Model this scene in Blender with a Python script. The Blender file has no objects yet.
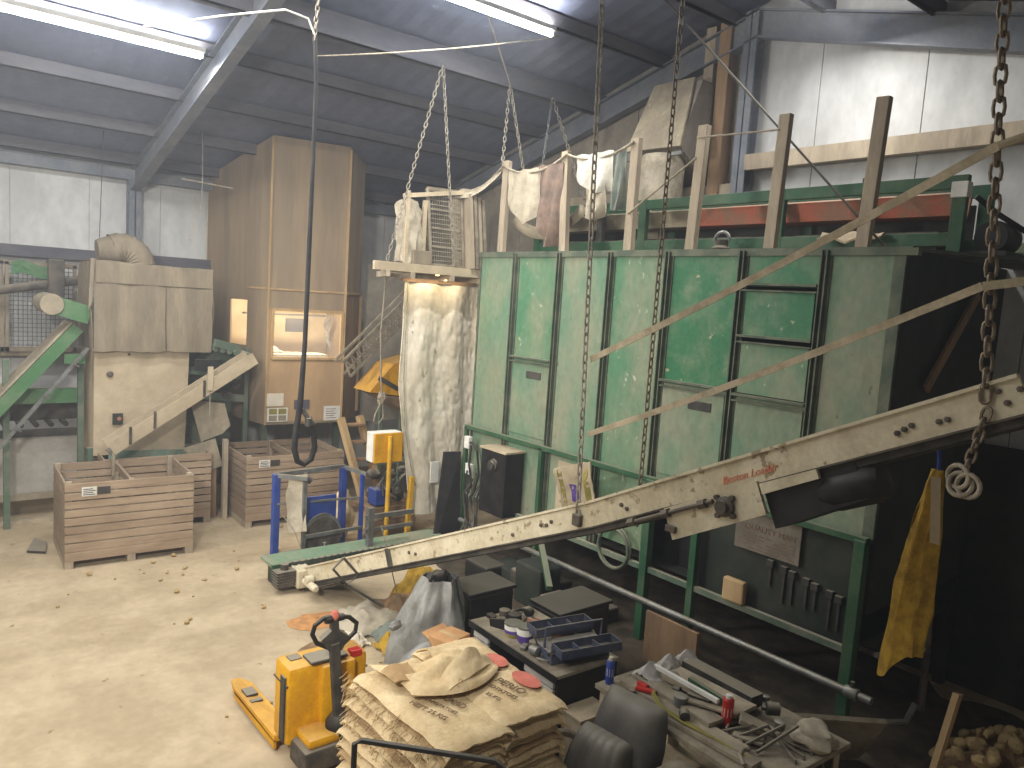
import bpy, bmesh, math, random
from mathutils import Vector, Matrix, noise as mnoise
S = bpy.context.scene
COL = S.collection
PI = math.pi
V = Vector

# ------------------------------------------------------------------ camera, world, exposure, large lights
YAW, PITCH, ROLL, F_PX = math.radians(-39.2), math.radians(6.2), math.radians(-3.72), 765.0
_f = V((-math.sin(YAW)*math.cos(PITCH), math.cos(YAW)*math.cos(PITCH), -math.sin(PITCH)))
_r = V((math.cos(YAW), math.sin(YAW), 0)); _d = _f.cross(_r)
_r2 = math.cos(ROLL)*_r + math.sin(ROLL)*_d; _d2 = -math.sin(ROLL)*_r + math.cos(ROLL)*_d
cam = bpy.data.cameras.new('camera'); camo = bpy.data.objects.new('camera', cam); COL.objects.link(camo)
cam.sensor_width = 36; cam.sensor_fit = 'HORIZONTAL'; cam.lens = 36*F_PX/1024; cam.clip_start = .05; cam.clip_end = 100
camo.matrix_world = Matrix((( _r2.x, -_d2.x, -_f.x, 0), (_r2.y, -_d2.y, -_f.y, 0), (_r2.z, -_d2.z, -_f.z, 3.8), (0, 0, 0, 1)))
S.camera = camo
S.view_settings.view_transform = 'Standard'; S.view_settings.look = 'None'
S.view_settings.gamma = 1; S.view_settings.use_curve_mapping = False
S.view_settings.exposure = 0.52
try:
    S.cycles.use_denoising = True
    S.cycles.max_bounces = 7; S.cycles.diffuse_bounces = 4; S.cycles.sample_clamp_indirect = 6
except Exception: pass
W = bpy.data.worlds.new('world'); S.world = W; W.use_nodes = True
W.node_tree.nodes['Background'].inputs[0].default_value = (.55, .62, .75, 1)
W.node_tree.nodes['Background'].inputs[1].default_value = .05
_v = W.node_tree.nodes.new('ShaderNodeVolumeScatter'); _v.inputs['Color'].default_value = (.86, .90, 1, 1); _v.inputs['Density'].default_value = .0085; _v.inputs['Anisotropy'].default_value = .35   # dust haze in the air
W.node_tree.links.new(_v.outputs[0], W.node_tree.nodes['World Output'].inputs['Volume'])

def area(name, loc, sx, sy, watts, color, target=None):
    l = bpy.data.lights.new(name, 'AREA'); l.shape = 'RECTANGLE'; l.size = sx; l.size_y = sy; l.energy = watts; l.color = color
    o = bpy.data.objects.new(name, l); COL.objects.link(o); o.location = loc
    if target is not None: o.rotation_euler = (V(target)-V(loc)).to_track_quat('-Z', 'Y').to_euler()
    return o
COOL = (1.0, .985, .95); WARM = (1.0, .80, .52)
# fluorescent fittings along the roof; two are seen and built below, the others are out of view. (x centre, y, z, length, watts)
TUBES = [(1.95, 10.3, 6.62, 2.3, 95), (-1.2, 10.3, 6.62, 2.3, 75), (5.45, 7.7, 7.22, 2.3, 110), (2.2, 7.7, 7.22, 2.3, 90), (-1.0, 7.7, 7.22, 2.3, 80), (-.9, 4.6, 7.1, 2.3, 60), (7.6, 4.6, 7.12, 1.6, 50)]  # last tube is unseen, added to brighten the gable wall
FILL_SPOTS = [((-2.7, 9.0, 5.2), (6.7, 8.3, 3.2), 1000, 66), ((-1.5, 1.5, 5.4), (2.6, 11, 1.8), 1500, 92)]      # unseen fill spots added to brighten the hopper front and the far objects
for i, (x, y, z, L, w) in enumerate(TUBES):
    area('tube_light', (x, y, z-.09), L, .12, w, COOL)
    area('tube_uplight', (x, y, z+.08), L, .12, w*.42, COOL, (x, y, z+2))      # a bare tube also lights the roof above it
for p, q, w, a in FILL_SPOTS:
    l = bpy.data.lights.new('fill_light', 'SPOT'); l.energy = w; l.color = (1.0, .97, .91); l.spot_size = math.radians(a); l.spot_blend = .7; l.shadow_soft_size = .4
    o = bpy.data.objects.new('fill_light', l); COL.objects.link(o); o.location = p; o.rotation_euler = (V(q)-V(p)).to_track_quat('-Z', 'Y').to_euler()
area('booth_lamp_light', (5.6, 13.3, 4.15), 1.0, .3, 75, WARM)
area('alcove_lamp_light', (6.1, 9.33, 4.04), 1.0, .05, 3.5, WARM, (6.1, 9.46, 3.2))

# ------------------------------------------------------------------ helpers
def lin(c):
    def f(u):
        u /= 255.0
        return u/12.92 if u <= .04045 else ((u+.055)/1.055)**2.4
    return (f(c[0]), f(c[1]), f(c[2]), 1)
MATS = {}
def mat(name, c1, c2=None, scale=3, lo=.42, hi=.6, rough=.85, metal=0, c3=None, t3=.66, s3=9, stretch=(1, 1, 1), bump=0, dust=0, fine=.12, dustc=(168, 158, 138), emit=0, alpha=1, trans=0, spec=.3):
    m = bpy.data.materials.new(name); m.use_nodes = True; nt = m.node_tree; N = nt.nodes; Lk = nt.links
    b = N['Principled BSDF']; b.inputs['Roughness'].default_value = rough; b.inputs['Metallic'].default_value = metal
    b.inputs['Specular IOR Level'].default_value = spec
    tc = N.new('ShaderNodeTexCoord'); mp = N.new('ShaderNodeMapping'); mp.inputs['Scale'].default_value = stretch
    Lk.new(tc.outputs['Object'], mp.inputs['Vector'])
    def nz(sc, det=5):
        n = N.new('ShaderNodeTexNoise'); n.inputs['Scale'].default_value = sc; n.inputs['Detail'].default_value = det; n.inputs['Roughness'].default_value = .62
        Lk.new(mp.outputs[0], n.inputs['Vector']); return n
    def ramp(src, a, z):
        r = N.new('ShaderNodeMapRange'); r.inputs['From Min'].default_value = a; r.inputs['From Max'].default_value = z
        Lk.new(src, r.inputs['Value']); return r.outputs[0]
    def mix(fac, A, B):
        x = N.new('ShaderNodeMix'); x.data_type = 'RGBA'
        if isinstance(fac, float): x.inputs[0].default_value = fac
        else: Lk.new(fac, x.inputs[0])
        for s, v in ((x.inputs[6], A), (x.inputs[7], B)):
            if isinstance(v, tuple): s.default_value = v
            else: Lk.new(v, s)
        return x.outputs[2]
    c = lin(c1); n1 = nz(scale)
    if c2: c = mix(ramp(n1.outputs[0], lo, hi), c, lin(c2))
    if c3:
        n3 = nz(s3, 8); c = mix(ramp(n3.outputs[0], t3, t3+.04), c, lin(c3))
    if fine:
        n2 = nz(scale*9, 3)
        x = N.new('ShaderNodeHueSaturation'); Lk.new(ramp(n2.outputs[0], .25, .75), x.inputs['Value'])
        mr = x.inputs['Value'].links[0].from_node; mr.inputs['To Min'].default_value = 1-fine; mr.inputs['To Max'].default_value = 1+fine
        if isinstance(c, tuple): x.inputs['Color'].default_value = c
        else: Lk.new(c, x.inputs['Color'])
        c = x.outputs[0]
    if dust:
        g = N.new('ShaderNodeNewGeometry'); sp = N.new('ShaderNodeSeparateXYZ'); Lk.new(g.outputs['Normal'], sp.inputs[0])
        r = ramp(sp.outputs[2], .2, .95); r.node.inputs['To Max'].default_value = dust
        c = mix(r, c, lin(dustc))
    if isinstance(c, tuple): b.inputs['Base Color'].default_value = c
    else: Lk.new(c, b.inputs['Base Color'])
    if bump:
        bp = N.new('ShaderNodeBump'); bp.inputs['Strength'].default_value = bump; bp.inputs['Distance'].default_value = .02
        Lk.new(nz(scale*4).outputs[0], bp.inputs['Height']); Lk.new(bp.outputs[0], b.inputs['Normal'])
    if emit:
        b.inputs['Emission Color'].default_value = lin(c1); b.inputs['Emission Strength'].default_value = emit
    if alpha < 1: b.inputs['Alpha'].default_value = alpha
    if trans: b.inputs['Transmission Weight'].default_value = trans
    MATS[name] = m; return m

def basis(d, up=V((0, 0, 1))):
    d = d.normalized()
    if abs(d.dot(up)) > .98: up = V((0, 1, 0)) if abs(d.y) < .9 else V((1, 0, 0))
    s = d.cross(up).normalized(); u = s.cross(d).normalized(); return s, u, d

class MB:
    def __init__(s, M=None): s.bm = bmesh.new(); s.M = M or Matrix()
    def add(s, vs, fs):
        vv = [s.bm.verts.new(s.M @ V(v)) for v in vs]; out = []
        for f in fs:
            try: out.append(s.bm.faces.new([vv[i] for i in f]))
            except ValueError: pass
        return vv, out
    def _box8(s, c8, bev=0):
        vv, ff = s.add(c8, [(0, 3, 2, 1), (4, 5, 6, 7), (0, 1, 5, 4), (1, 2, 6, 5), (2, 3, 7, 6), (3, 0, 4, 7)])
        if bev:
            es = list({e for f in ff for e in f.edges})
            bmesh.ops.bevel(s.bm, geom=es, offset=bev, segments=2, affect='EDGES', profile=.5)
        return s
    def bb(s, x0, x1, y0, y1, z0, z1, bev=0):
        return s._box8([(x0, y0, z0), (x1, y0, z0), (x1, y1, z0), (x0, y1, z0), (x0, y0, z1), (x1, y0, z1), (x1, y1, z1), (x0, y1, z1)], bev)
    def box(s, c, size, R=None, bev=0):
        R = R or Matrix.Identity(3); c = V(c); h = [a/2 for a in size]
        return s._box8([c + R @ V((i*h[0], j*h[1], k*h[2])) for k in (-1, 1) for i, j in ((-1, -1), (1, -1), (1, 1), (-1, 1))], bev)
    def bar(s, p, q, w, h, up=V((0, 0, 1)), bev=0):
        p, q = V(p), V(q); a, u, d = basis(q-p, V(up))
        return s._box8([o + a*i*w/2 + u*j*h/2 for o in (p, q) for i, j in ((-1, -1), (1, -1), (1, 1), (-1, 1))], bev)
    def tube(s, pts, r, n=8, closed=False, ry=None):
        pts = [V(p) for p in pts]; m = len(pts); vs = []; fs = []; pu = None
        for i, p in enumerate(pts):
            a = pts[(i-1) % m] if (closed or i) else p; b = pts[(i+1) % m] if (closed or i < m-1) else p
            sd, u, d = basis(b-a)
            if pu is not None:
                u = (pu - d*pu.dot(d))
                u = u.normalized() if u.length > 1e-4 else sd.cross(d)
                sd = d.cross(u)
            pu = u; rr = r[i] if isinstance(r, (list, tuple)) else r
            for k in range(n):
                t = 2*PI*k/n; vs.append(p + sd*math.cos(t)*rr + u*math.sin(t)*(rr if ry is None else ry))
        for i in range(m if closed else m-1):
            for k in range(n):
                j = (i+1) % m; fs.append((i*n+k, i*n+(k+1) % n, j*n+(k+1) % n, j*n+k))
        if not closed: fs += [tuple(range(n-1, -1, -1)), tuple((m-1)*n+k for k in range(n))]
        s.add(vs, fs); return s
    def lathe(s, prof, c, ax=V((0, 0, 1)), n=20):
        sd, u, d = basis(V(ax)); c = V(c); vs = []; fs = []; m = len(prof)
        for r, h in prof:
            for k in range(n):
                t = 2*PI*k/n; vs.append(c + d*h + (sd*math.cos(t) + u*math.sin(t))*max(r, 1e-4))
        for i in range(m-1):
            for k in range(n): fs.append((i*n+k, i*n+(k+1) % n, (i+1)*n+(k+1) % n, (i+1)*n+k))
        fs += [tuple(range(n-1, -1, -1)), tuple((m-1)*n+k for k in range(n))]
        s.add(vs, fs); return s
    def prism(s, poly, ext):
        ext = V(ext); n = len(poly); vs = [V(p) for p in poly] + [V(p)+ext for p in poly]
        fs = [tuple(range(n-1, -1, -1)), tuple(range(n, 2*n))] + [(i, (i+1) % n, n+(i+1) % n, n+i) for i in range(n)]
        s.add(vs, fs); return s
    def sheet(s, f, nu, nv, th=.006):
        vs = [V(f(i/nu, j/nv)) for j in range(nv+1) for i in range(nu+1)]
        fs = [(j*(nu+1)+i, j*(nu+1)+i+1, (j+1)*(nu+1)+i+1, (j+1)*(nu+1)+i) for j in range(nv) for i in range(nu)]
        _, ff = s.add(vs, fs)
        if th: bmesh.ops.recalc_face_normals(s.bm, faces=ff); bmesh.ops.solidify(s.bm, geom=ff, thickness=th)
        return s
    def blob(s, c, r, seed=0, amp=.15, sub=2, fr=1.5):
        c = V(c); r = V(r) if hasattr(r, '__len__') else V((r, r, r))
        g = bmesh.ops.create_icosphere(s.bm, subdivisions=sub, radius=1)
        for v in g['verts']:
            k = 1 + amp*mnoise.noise(v.co*fr + V((seed*3.7, seed*1.3, seed)))*1.6
            v.co = s.M @ (c + V((v.co.x*r.x, v.co.y*r.y, v.co.z*r.z))*k)
        return s
    def link_chain(s, p, q, pitch=.075, wire=.008, wid=.024, seed=0):
        p, q = V(p), V(q); L = (q-p).length; n = max(2, round(L/pitch)); a, u, d = basis(q-p)
        for i in range(n):
            c = p + (q-p)*((i+.5)/n); s1 = a if i % 2 else u; hl = L/n/2 + wire*1.1; pts = []
            for k in range(10):
                t = 2*PI*k/10; x = math.cos(t); y = math.sin(t)
                pts.append(c + s1*wid*x + d*((hl-wid)*(1 if y > .01 else -1 if y < -.01 else 0) + wid*y))
            s.tube(pts, wire, 5, True)
        return s
    def mesh(s, name, m, smooth=False, inv=None):
        bmesh.ops.recalc_face_normals(s.bm, faces=s.bm.faces)
        if inv is not None: s.bm.transform(inv)
        me = bpy.data.meshes.new(name); s.bm.to_mesh(me); s.bm.free(); me.materials.append(m)
        if smooth:
            for p in me.polygons: p.use_smooth = True
            try: me.set_sharp_from_angle(angle=math.radians(40))
            except Exception: pass
        return me

def wm(o): return (wm(o.parent) if o.parent else Matrix()) @ o.matrix_basis
def tag(o, label, cat, group=None, kind=None):
    o['label'] = label; o['category'] = cat
    if group: o['group'] = group
    if kind: o['kind'] = kind
    return o
def thing(name, label, cat, loc, group=None, rz=0):
    o = bpy.data.objects.new(name, None); o.empty_display_size = .1; COL.objects.link(o); o.location = loc; o.rotation_euler = (0, 0, rz)
    return tag(o, label, cat, group)
def part(mb, name, m, parent, label=None, smooth=False):
    o = bpy.data.objects.new(name, mb.mesh(name, m, smooth, wm(parent).inverted())); COL.objects.link(o); o.parent = parent
    if label: o['label'] = label
    return o
def single(mb, name, m, label, cat, group=None, smooth=False, kind=None):
    bm = mb.bm; xs = [v.co for v in bm.verts]
    c = V(((min(v.x for v in xs)+max(v.x for v in xs))/2, (min(v.y for v in xs)+max(v.y for v in xs))/2, min(v.z for v in xs)))
    o = bpy.data.objects.new(name, mb.mesh(name, m, smooth, Matrix.Translation(-c))); o.location = c; COL.objects.link(o)
    return tag(o, label, cat, group, kind)
def struct(mb, name, m, parent=None):
    o = bpy.data.objects.new(name, mb.mesh(name, m)); COL.objects.link(o); o['kind'] = 'structure'
    if parent: o.parent = parent
    return o
def dup(root, loc=None, rz=None, label=None):
    r = root.copy(); COL.objects.link(r)
    if loc is not None: r.location = loc
    if rz is not None: r.rotation_euler = (0, 0, rz)
    if label: r['label'] = label
    for ch in list(root.children):
        c = ch.copy(); COL.objects.link(c); c.parent = r
        for g in list(ch.children):
            d = g.copy(); COL.objects.link(d); d.parent = c
    return r
def text(txt, size, org, xd, yd, m, parent, name='lettering', depth=.002, shear=0, bold=0):
    cu = bpy.data.curves.new(name, 'FONT'); cu.body = txt; cu.size = size; cu.extrude = depth; cu.align_x = 'CENTER'; cu.align_y = 'CENTER'; cu.shear = shear; cu.offset = bold
    t = bpy.data.objects.new('tmp_text', cu); COL.objects.link(t)
    dg = bpy.context.evaluated_depsgraph_get(); me = bpy.data.meshes.new_from_object(t.evaluated_get(dg)); bpy.data.objects.remove(t)
    xd = V(xd).normalized(); yd = V(yd); yd = (yd - xd*yd.dot(xd)).normalized(); zd = xd.cross(yd); o3 = V(org)
    T = Matrix(((xd.x, yd.x, zd.x, o3.x), (xd.y, yd.y, zd.y, o3.y), (xd.z, yd.z, zd.z, o3.z), (0, 0, 0, 1)))
    me.transform(wm(parent).inverted() @ T); me.materials.clear(); me.materials.append(m); me.name = name
    o = bpy.data.objects.new(name, me); COL.objects.link(o); o.parent = parent; return o
def arc(c, u, v, r, a0, a1, n=10):
    c, u, v = V(c), V(u), V(v); return [c + u*r*math.cos(a0+(a1-a0)*i/n) + v*r*math.sin(a0+(a1-a0)*i/n) for i in range(n+1)]
def sag(p, q, d, n=12):
    p, q = V(p), V(q); return [p + (q-p)*(i/n) - V((0, 0, d*4*(i/n)*(1-i/n))) for i in range(n+1)]
rnd = random.Random(4)
def nz(x, y, z=0): return mnoise.noise(V((x, y, z)))

# ------------------------------------------------------------------ materials
m_floor = mat('dusty_concrete', (164, 147, 120), (182, 165, 137), scale=1.1, rough=.95, c3=(132, 114, 90), t3=.655, s3=7, fine=.10)
m_white = mat('white_wall_panel', (205, 205, 203), (180, 180, 178), scale=1.2, rough=.8, c3=(150, 146, 140), t3=.69, s3=6, bump=.25, stretch=(1, 1, .6), fine=.05)
m_lining = mat('grey_lining', (120, 113, 102), (142, 134, 121), scale=1.5, rough=.9)
m_roof = mat('grey_roof_sheet', (106, 112, 134), (94, 100, 120), scale=.9, rough=.75)
m_purlin = mat('dusty_purlin', (82, 82, 90), (96, 94, 98), scale=3, stretch=(.3, 1, 1))
m_steel = mat('dull_blue_grey_steel', (104, 109, 118), (122, 124, 128), scale=2, rough=.6, metal=.2)
m_dsteel = mat('dark_dusty_steel', (58, 57, 54), (84, 80, 73), scale=4, rough=.7, metal=.2, dust=.6)
m_black = mat('black_plastic', (24, 24, 25), (38, 37, 36), scale=5, rough=.5, dust=.2)
m_rubber = mat('black_rubber', (30, 30, 32), (48, 46, 44), scale=4, rough=.75, dust=.2)
m_wood = mat('aged_timber', (152, 139, 120), (176, 162, 140), scale=3, stretch=(1, 1, .25), c3=(120, 106, 90), t3=.66, s3=5, bump=.25)
m_woodx = mat('aged_plank', (146, 126, 105), (168, 148, 125), scale=3, stretch=(.2, 1, 1), c3=(124, 105, 86), t3=.65, s3=5, bump=.25)
m_woody = mat('aged_plank_end', (130, 113, 95), (152, 134, 113), scale=3, stretch=(1, .2, 1), c3=(82, 68, 55), t3=.63, s3=5, bump=.25)
m_newwood = mat('pale_pine', (188, 160, 118), (170, 140, 102), scale=3, stretch=(1, 1, .25), bump=.1)
m_oldwood = mat('brown_timber', (152, 124, 94), (126, 103, 80), scale=3, stretch=(1, 1, .2), bump=.2)
m_ply = mat('booth_ply', (186, 154, 115), (168, 140, 106), scale=1.2, stretch=(1, 1, .35), c3=(140, 116, 88), t3=.68, s3=3, fine=.05)
m_plydark = mat('darker_booth_ply', (158, 138, 112), (140, 124, 103), scale=1.4, stretch=(1.6, 1.6, .2), fine=.06)  # darker ply for the cabin sides, corner and upper front
m_dustboard = mat('dusty_board', (172, 156, 130), (190, 174, 147), scale=2, fine=.06)
m_hess = mat('dusty_hessian', (122, 111, 94), (140, 128, 108), scale=2.2, stretch=(1.6, 1.6, .3), bump=.3)
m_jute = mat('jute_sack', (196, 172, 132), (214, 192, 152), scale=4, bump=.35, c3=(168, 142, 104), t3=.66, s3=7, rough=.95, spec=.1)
m_jutei = mat('darker_jute_sack', (160, 132, 96), (182, 154, 116), scale=4, bump=.35, rough=.95, spec=.1)  # darker jute for some sacks in the stack and a folded corner
m_green = mat('worn_green_paint', (80, 124, 93), (130, 136, 112), scale=1.7, lo=.38, hi=.66, rough=.6, c3=(176, 178, 156), t3=.645, s3=13, stretch=(1, 1, .6), fine=.16)
m_greend = mat('dusty_green_paint', (100, 130, 105), (138, 138, 116), scale=1.6, lo=.36, hi=.66, rough=.7, c3=(92, 98, 82), t3=.66, s3=13, stretch=(1, 1, .6), fine=.16)
m_greenb = mat('bright_green_panel', (48, 108, 72), (112, 130, 102), scale=2.2, lo=.44, hi=.7, rough=.55, c3=(176, 168, 140), t3=.63, s3=6, fine=.16)
m_greenf = mat('green_frame_paint', (40, 80, 54), (68, 92, 68), scale=3, rough=.6, dust=.4)
m_gmach = mat('machine_green', (68, 110, 70), (94, 120, 88), scale=3, rough=.6, dust=.4)
m_gdark = mat('dark_green_machine', (82, 102, 86), (110, 116, 100), scale=3, rough=.7, dust=.7)
m_seam = mat('seam_flange', (78, 88, 74), (104, 108, 90), scale=4, rough=.7, dust=.5)
m_dpanel = mat('dark_hopper_panel', (42, 48, 42), (58, 60, 52), scale=2, rough=.8)
m_cream = mat('conveyor_cream', (206, 196, 170), (184, 172, 144), scale=3, c3=(148, 132, 106), t3=.60, s3=9, rough=.65, dust=.2)
m_belt = mat('dusty_belt', (120, 114, 102), (98, 94, 86), scale=3, rough=.9)
m_galv = mat('galvanised_pipe', (128, 130, 130), (104, 103, 98), scale=5, rough=.5, metal=.5, dust=.5)
m_chain = mat('dusty_chain', (160, 152, 138), (128, 121, 108), scale=12, rough=.7, metal=.3)
m_dchain = mat('dark_chain', (112, 100, 86), (138, 124, 106), scale=12, rough=.6, metal=.4)
m_strap = mat('dusty_strap', (186, 172, 146), (160, 147, 122), scale=6, rough=.95)
m_rope = mat('dirty_rope', (160, 150, 132), (130, 120, 102), scale=8)
m_yel = mat('yellow_paint', (214, 158, 22), (196, 140, 26), scale=3, rough=.45, c3=(120, 96, 52), t3=.68, s3=7, dust=.25)
m_yelp = mat('yellow_post_paint', (216, 166, 36), (190, 146, 44), scale=4, rough=.5)
m_net = mat('yellow_net', (176, 142, 50), (146, 114, 40), scale=8, rough=.9, bump=.4)
m_blue = mat('blue_paint', (36, 62, 140), (52, 74, 140), scale=4, rough=.5, dust=.3)
m_dblue = mat('slate_blue_plastic', (58, 64, 84), (80, 82, 94), scale=5, rough=.6, dust=.5)
m_red = mat('red_paint', (176, 100, 78), (150, 112, 92), scale=4, rough=.7, dust=.5)
m_redtin = mat('red_tin', (186, 40, 34), (168, 46, 40), scale=5, rough=.35)
m_orange = mat('orange_bits', (190, 138, 84), (160, 118, 80), scale=12, bump=.5)
m_dirt = mat('brown_dirt', (138, 110, 82), (112, 90, 68), scale=9, bump=.4)
m_boardd = mat('shade_toned_notice_board', (126, 117, 104), (110, 102, 90), scale=4)  # notice colour darkened because it hangs in shadow
m_floorshade = mat('floor_shade_tone', (62, 55, 46), (84, 74, 60), scale=4, rough=1, bump=.4)  # dark tone standing for shade on the floor
m_grey = mat('pale_grey_panel', (176, 172, 165), (160, 155, 146), scale=1.5, rough=.8)
m_curt = mat('white_plastic_curtain', (222, 213, 195), (200, 189, 168), scale=2, stretch=(1, 1, .5), c3=(150, 136, 112), t3=.64, s3=7, rough=.55, bump=.5)
m_poly = mat('grey_polythene', (140, 139, 134), (112, 111, 106), scale=3, rough=.42, spec=.5)
m_cloth = mat('dirty_cloth', (176, 166, 146), (150, 140, 122), scale=4, bump=.25)
m_clothw = mat('pale_sheet', (206, 202, 190), (180, 174, 160), scale=3)
m_clothb = mat('brown_cloth', (132, 112, 98), (104, 90, 82), scale=5)
m_clothg = mat('grey_green_tarp', (120, 126, 116), (96, 104, 98), scale=5)
m_card = mat('cardboard', (190, 146, 100), (176, 132, 90), scale=3)
m_paper = mat('white_paper', (222, 220, 212), (204, 202, 194), scale=4, rough=.9, fine=.03)
m_print = mat('dark_print', (60, 58, 56), None, fine=0)
m_fprint = mat('faded_print', (118, 96, 74), None, fine=0)
m_rprint = mat('red_print', (218, 124, 92), (200, 140, 110), scale=20)
m_pink = mat('pink_red_print', (206, 122, 104), (190, 108, 92), scale=8, rough=.95)
m_leather = mat('grey_leatherette', (60, 61, 62), (78, 76, 73), scale=3, rough=.5, dust=.4)
m_foil = mat('dull_foil_duct', (176, 166, 146), (148, 138, 118), scale=5, rough=.6, bump=.6)
m_hood = mat('dusty_hood_sheet', (140, 130, 112), (164, 152, 130), scale=2, c3=(190, 178, 150), t3=.66, s3=5, rough=.8)
m_potato = mat('dusty_potato', (176, 152, 108), (150, 126, 88), scale=6, rough=.9, bump=.3)
m_purple = mat('purple_tub', (84, 62, 140), (100, 80, 150), scale=4, rough=.5)
m_oliv = mat('olive_plastic', (150, 140, 70), (130, 122, 66), scale=4)
m_teal = mat('teal_curtain', (110, 136, 122), (146, 150, 130), scale=3)
m_tube = mat('lit_tube', (235, 245, 255), None, emit=24, fine=0)
m_bulb = mat('warm_bulb', (255, 214, 150), None, emit=2.5, fine=0)
m_glass = mat('dusty_window_pane', (220, 220, 215), None, rough=.15, alpha=.16, fine=0)
m_int = mat('booth_interior', (222, 208, 180), (200, 186, 160), scale=2, fine=.04)
m_grime = mat('grimy_metal', (96, 88, 78), (66, 62, 58), scale=6, rough=.7, metal=.2, dust=.5)
m_meshm = mat('mesh_wire', (150, 140, 122), (126, 118, 102), scale=5)
m_pale = mat('grey_mesh_wire', (90, 92, 94), None)
m_dustcrate = mat('dusty_tray', (150, 140, 120), (124, 114, 98), scale=5)
# ------------------------------------------------------------------ the building
XL, XR, YN, YF = -3.0, 9.0, -2.3, 14.7
RZ0, RS, RIDGE = 5.72, .26, 6.2
def roofz(y): return RZ0 + RS*(YF-y) if y >= RIDGE else RZ0 + RS*(YF-RIDGE) - RS*(RIDGE-y)
struct(MB().bb(XL-.2, XR+.2, YN-.2, YF+.2, -.2, 0), 'floor', m_floor)
b = MB()
x = XL
while x < XR:
    x1 = min(x+1.12, XR); b.bb(x+.006, x1-.006, YF, YF+.12, 0, 5.9); x = x1
b.bb(XL, XR, YF+.02, YF+.16, 0, 5.9)
struct(b, 'wall_far', m_white)
def gable(X, x2, y0, y1, step):
    b = MB(); y = y0
    while y < y1-.01:
        ye = min(y+step, y1); g = .006
        b.prism([(X, y+g, 0), (X, ye-g, 0), (X, ye-g, roofz(ye-g)), (X, y+g, roofz(y+g))], (x2, 0, 0)); y = ye
    return b
b = gable(XR, .12, YN, YF, 1.28); b.prism([(XR+.03, YN, 0), (XR+.03, YF, 0), (XR+.03, YF, roofz(YF)), (XR+.03, RIDGE, roofz(RIDGE)), (XR+.03, YN, roofz(YN))], (.12, 0, 0))
struct(b, 'wall_right', m_white)
struct(gable(XR-.03, .025, 6.55, YF, .9), 'trim_1', m_lining)  # greyer facing over this part of the gable
b = MB(); b.prism([(XL, YN, 0), (XL, YF, 0), (XL, YF, roofz(YF)), (XL, RIDGE, roofz(RIDGE)), (XL, YN, roofz(YN))], (-.15, 0, 0)); struct(b, 'wall_left', m_white)
struct(MB().bb(XL, XR, YN-.15, YN, 0, 5.9), 'wall_near', m_white)
b = MB(); zr = roofz(RIDGE)
for ya, yb in ((RIDGE, YF+.2), (YN-.2, RIDGE)):
    za, zb = roofz(ya), roofz(yb)
    n = 40                                              # shallow corrugations run down the slope
    for k in range(n):
        x0 = XL-.2 + (XR-XL+.4)*k/n; x1 = XL-.2 + (XR-XL+.4)*(k+1)/n; xm = (x0+x1)/2
        b.prism([(x0, ya, za+.004), (xm, ya, za-.004), (x1, ya, za+.004), (x1, ya, za+.1), (x0, ya, za+.1)], (0, yb-ya, zb-za))
struct(b, 'ceiling', m_roof)
k = 2
for y in (14.25, 13.05, 11.75, 10.45, 9.1, 7.8, 6.6, 5.3, 4.0, 2.7, 1.4):
    b = MB(); h = .30 if abs(y-9.1) < .05 else .17; z = roofz(y)-.03
    b.bb(XL, XR-.02, y-.035, y+.035, z-h, z); b.bb(XL, XR-.02, y-.035, y+(.12 if h > .2 else .05), z-h, z-h+.012)
    struct(b, 'trim_%d' % k, m_purlin); k += 1
# rafters (I beams) and stanchions
def rafter(X, w=.16, h=.32):
    b = MB()
    for (ya, yb) in ((YF-.02, RIDGE), (RIDGE, YN)):
        za, zb = roofz(ya)-.2, roofz(yb)-.2
        for (dx, hw, t0, t1) in ((0, w/2, 0, .02), (0, .012, -h, 0), (0, w/2, -h-.02, -h)):
            b.prism([(X-hw, ya, za+t0), (X+hw, ya, za+t0), (X+hw, ya, za+t1), (X-hw, ya, za+t1)], (0, yb-ya, zb-za))
    return b
struct(rafter(3.26), 'trim_%d' % k, m_steel); k += 1
struct(rafter(-2.4), 'trim_%d' % k, m_steel); k += 1
struct(rafter(8.84), 'trim_%d' % k, m_steel); k += 1
def hsec(x, y, z0, z1, w=.2, d=.2, along='y'):
    b = MB()
    if along == 'y': b.bb(x-w/2, x+w/2, y-d/2, y-d/2+.016, z0, z1); b.bb(x-w/2, x+w/2, y+d/2-.016, y+d/2, z0, z1); b.bb(x-.008, x+.008, y-d/2, y+d/2, z0, z1)
    else: b.bb(x-d/2, x-d/2+.016, y-w/2, y+w/2, z0, z1); b.bb(x+d/2-.016, x+d/2, y-w/2, y+w/2, z0, z1); b.bb(x-d/2, x+d/2, y-.008, y+.008, z0, z1)
    return b
struct(hsec(3.26, 14.56, 0, 5.5), 'trim_%d' % k, m_steel); k += 1
struct(hsec(8.86, 6.3, 0, 7.75, along='x'), 'trim_%d' % k, m_steel); k += 1
struct(MB().bb(8.78, 8.98, 6.62, 6.8, 5.2, 7.7), 'trim_%d' % k, m_oldwood); k += 1          # timbers beside the stanchion
struct(MB().bb(8.82, 8.98, 6.9, 7.06, 5.6, 7.7), 'trim_%d' % k, m_wood); k += 1
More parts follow.
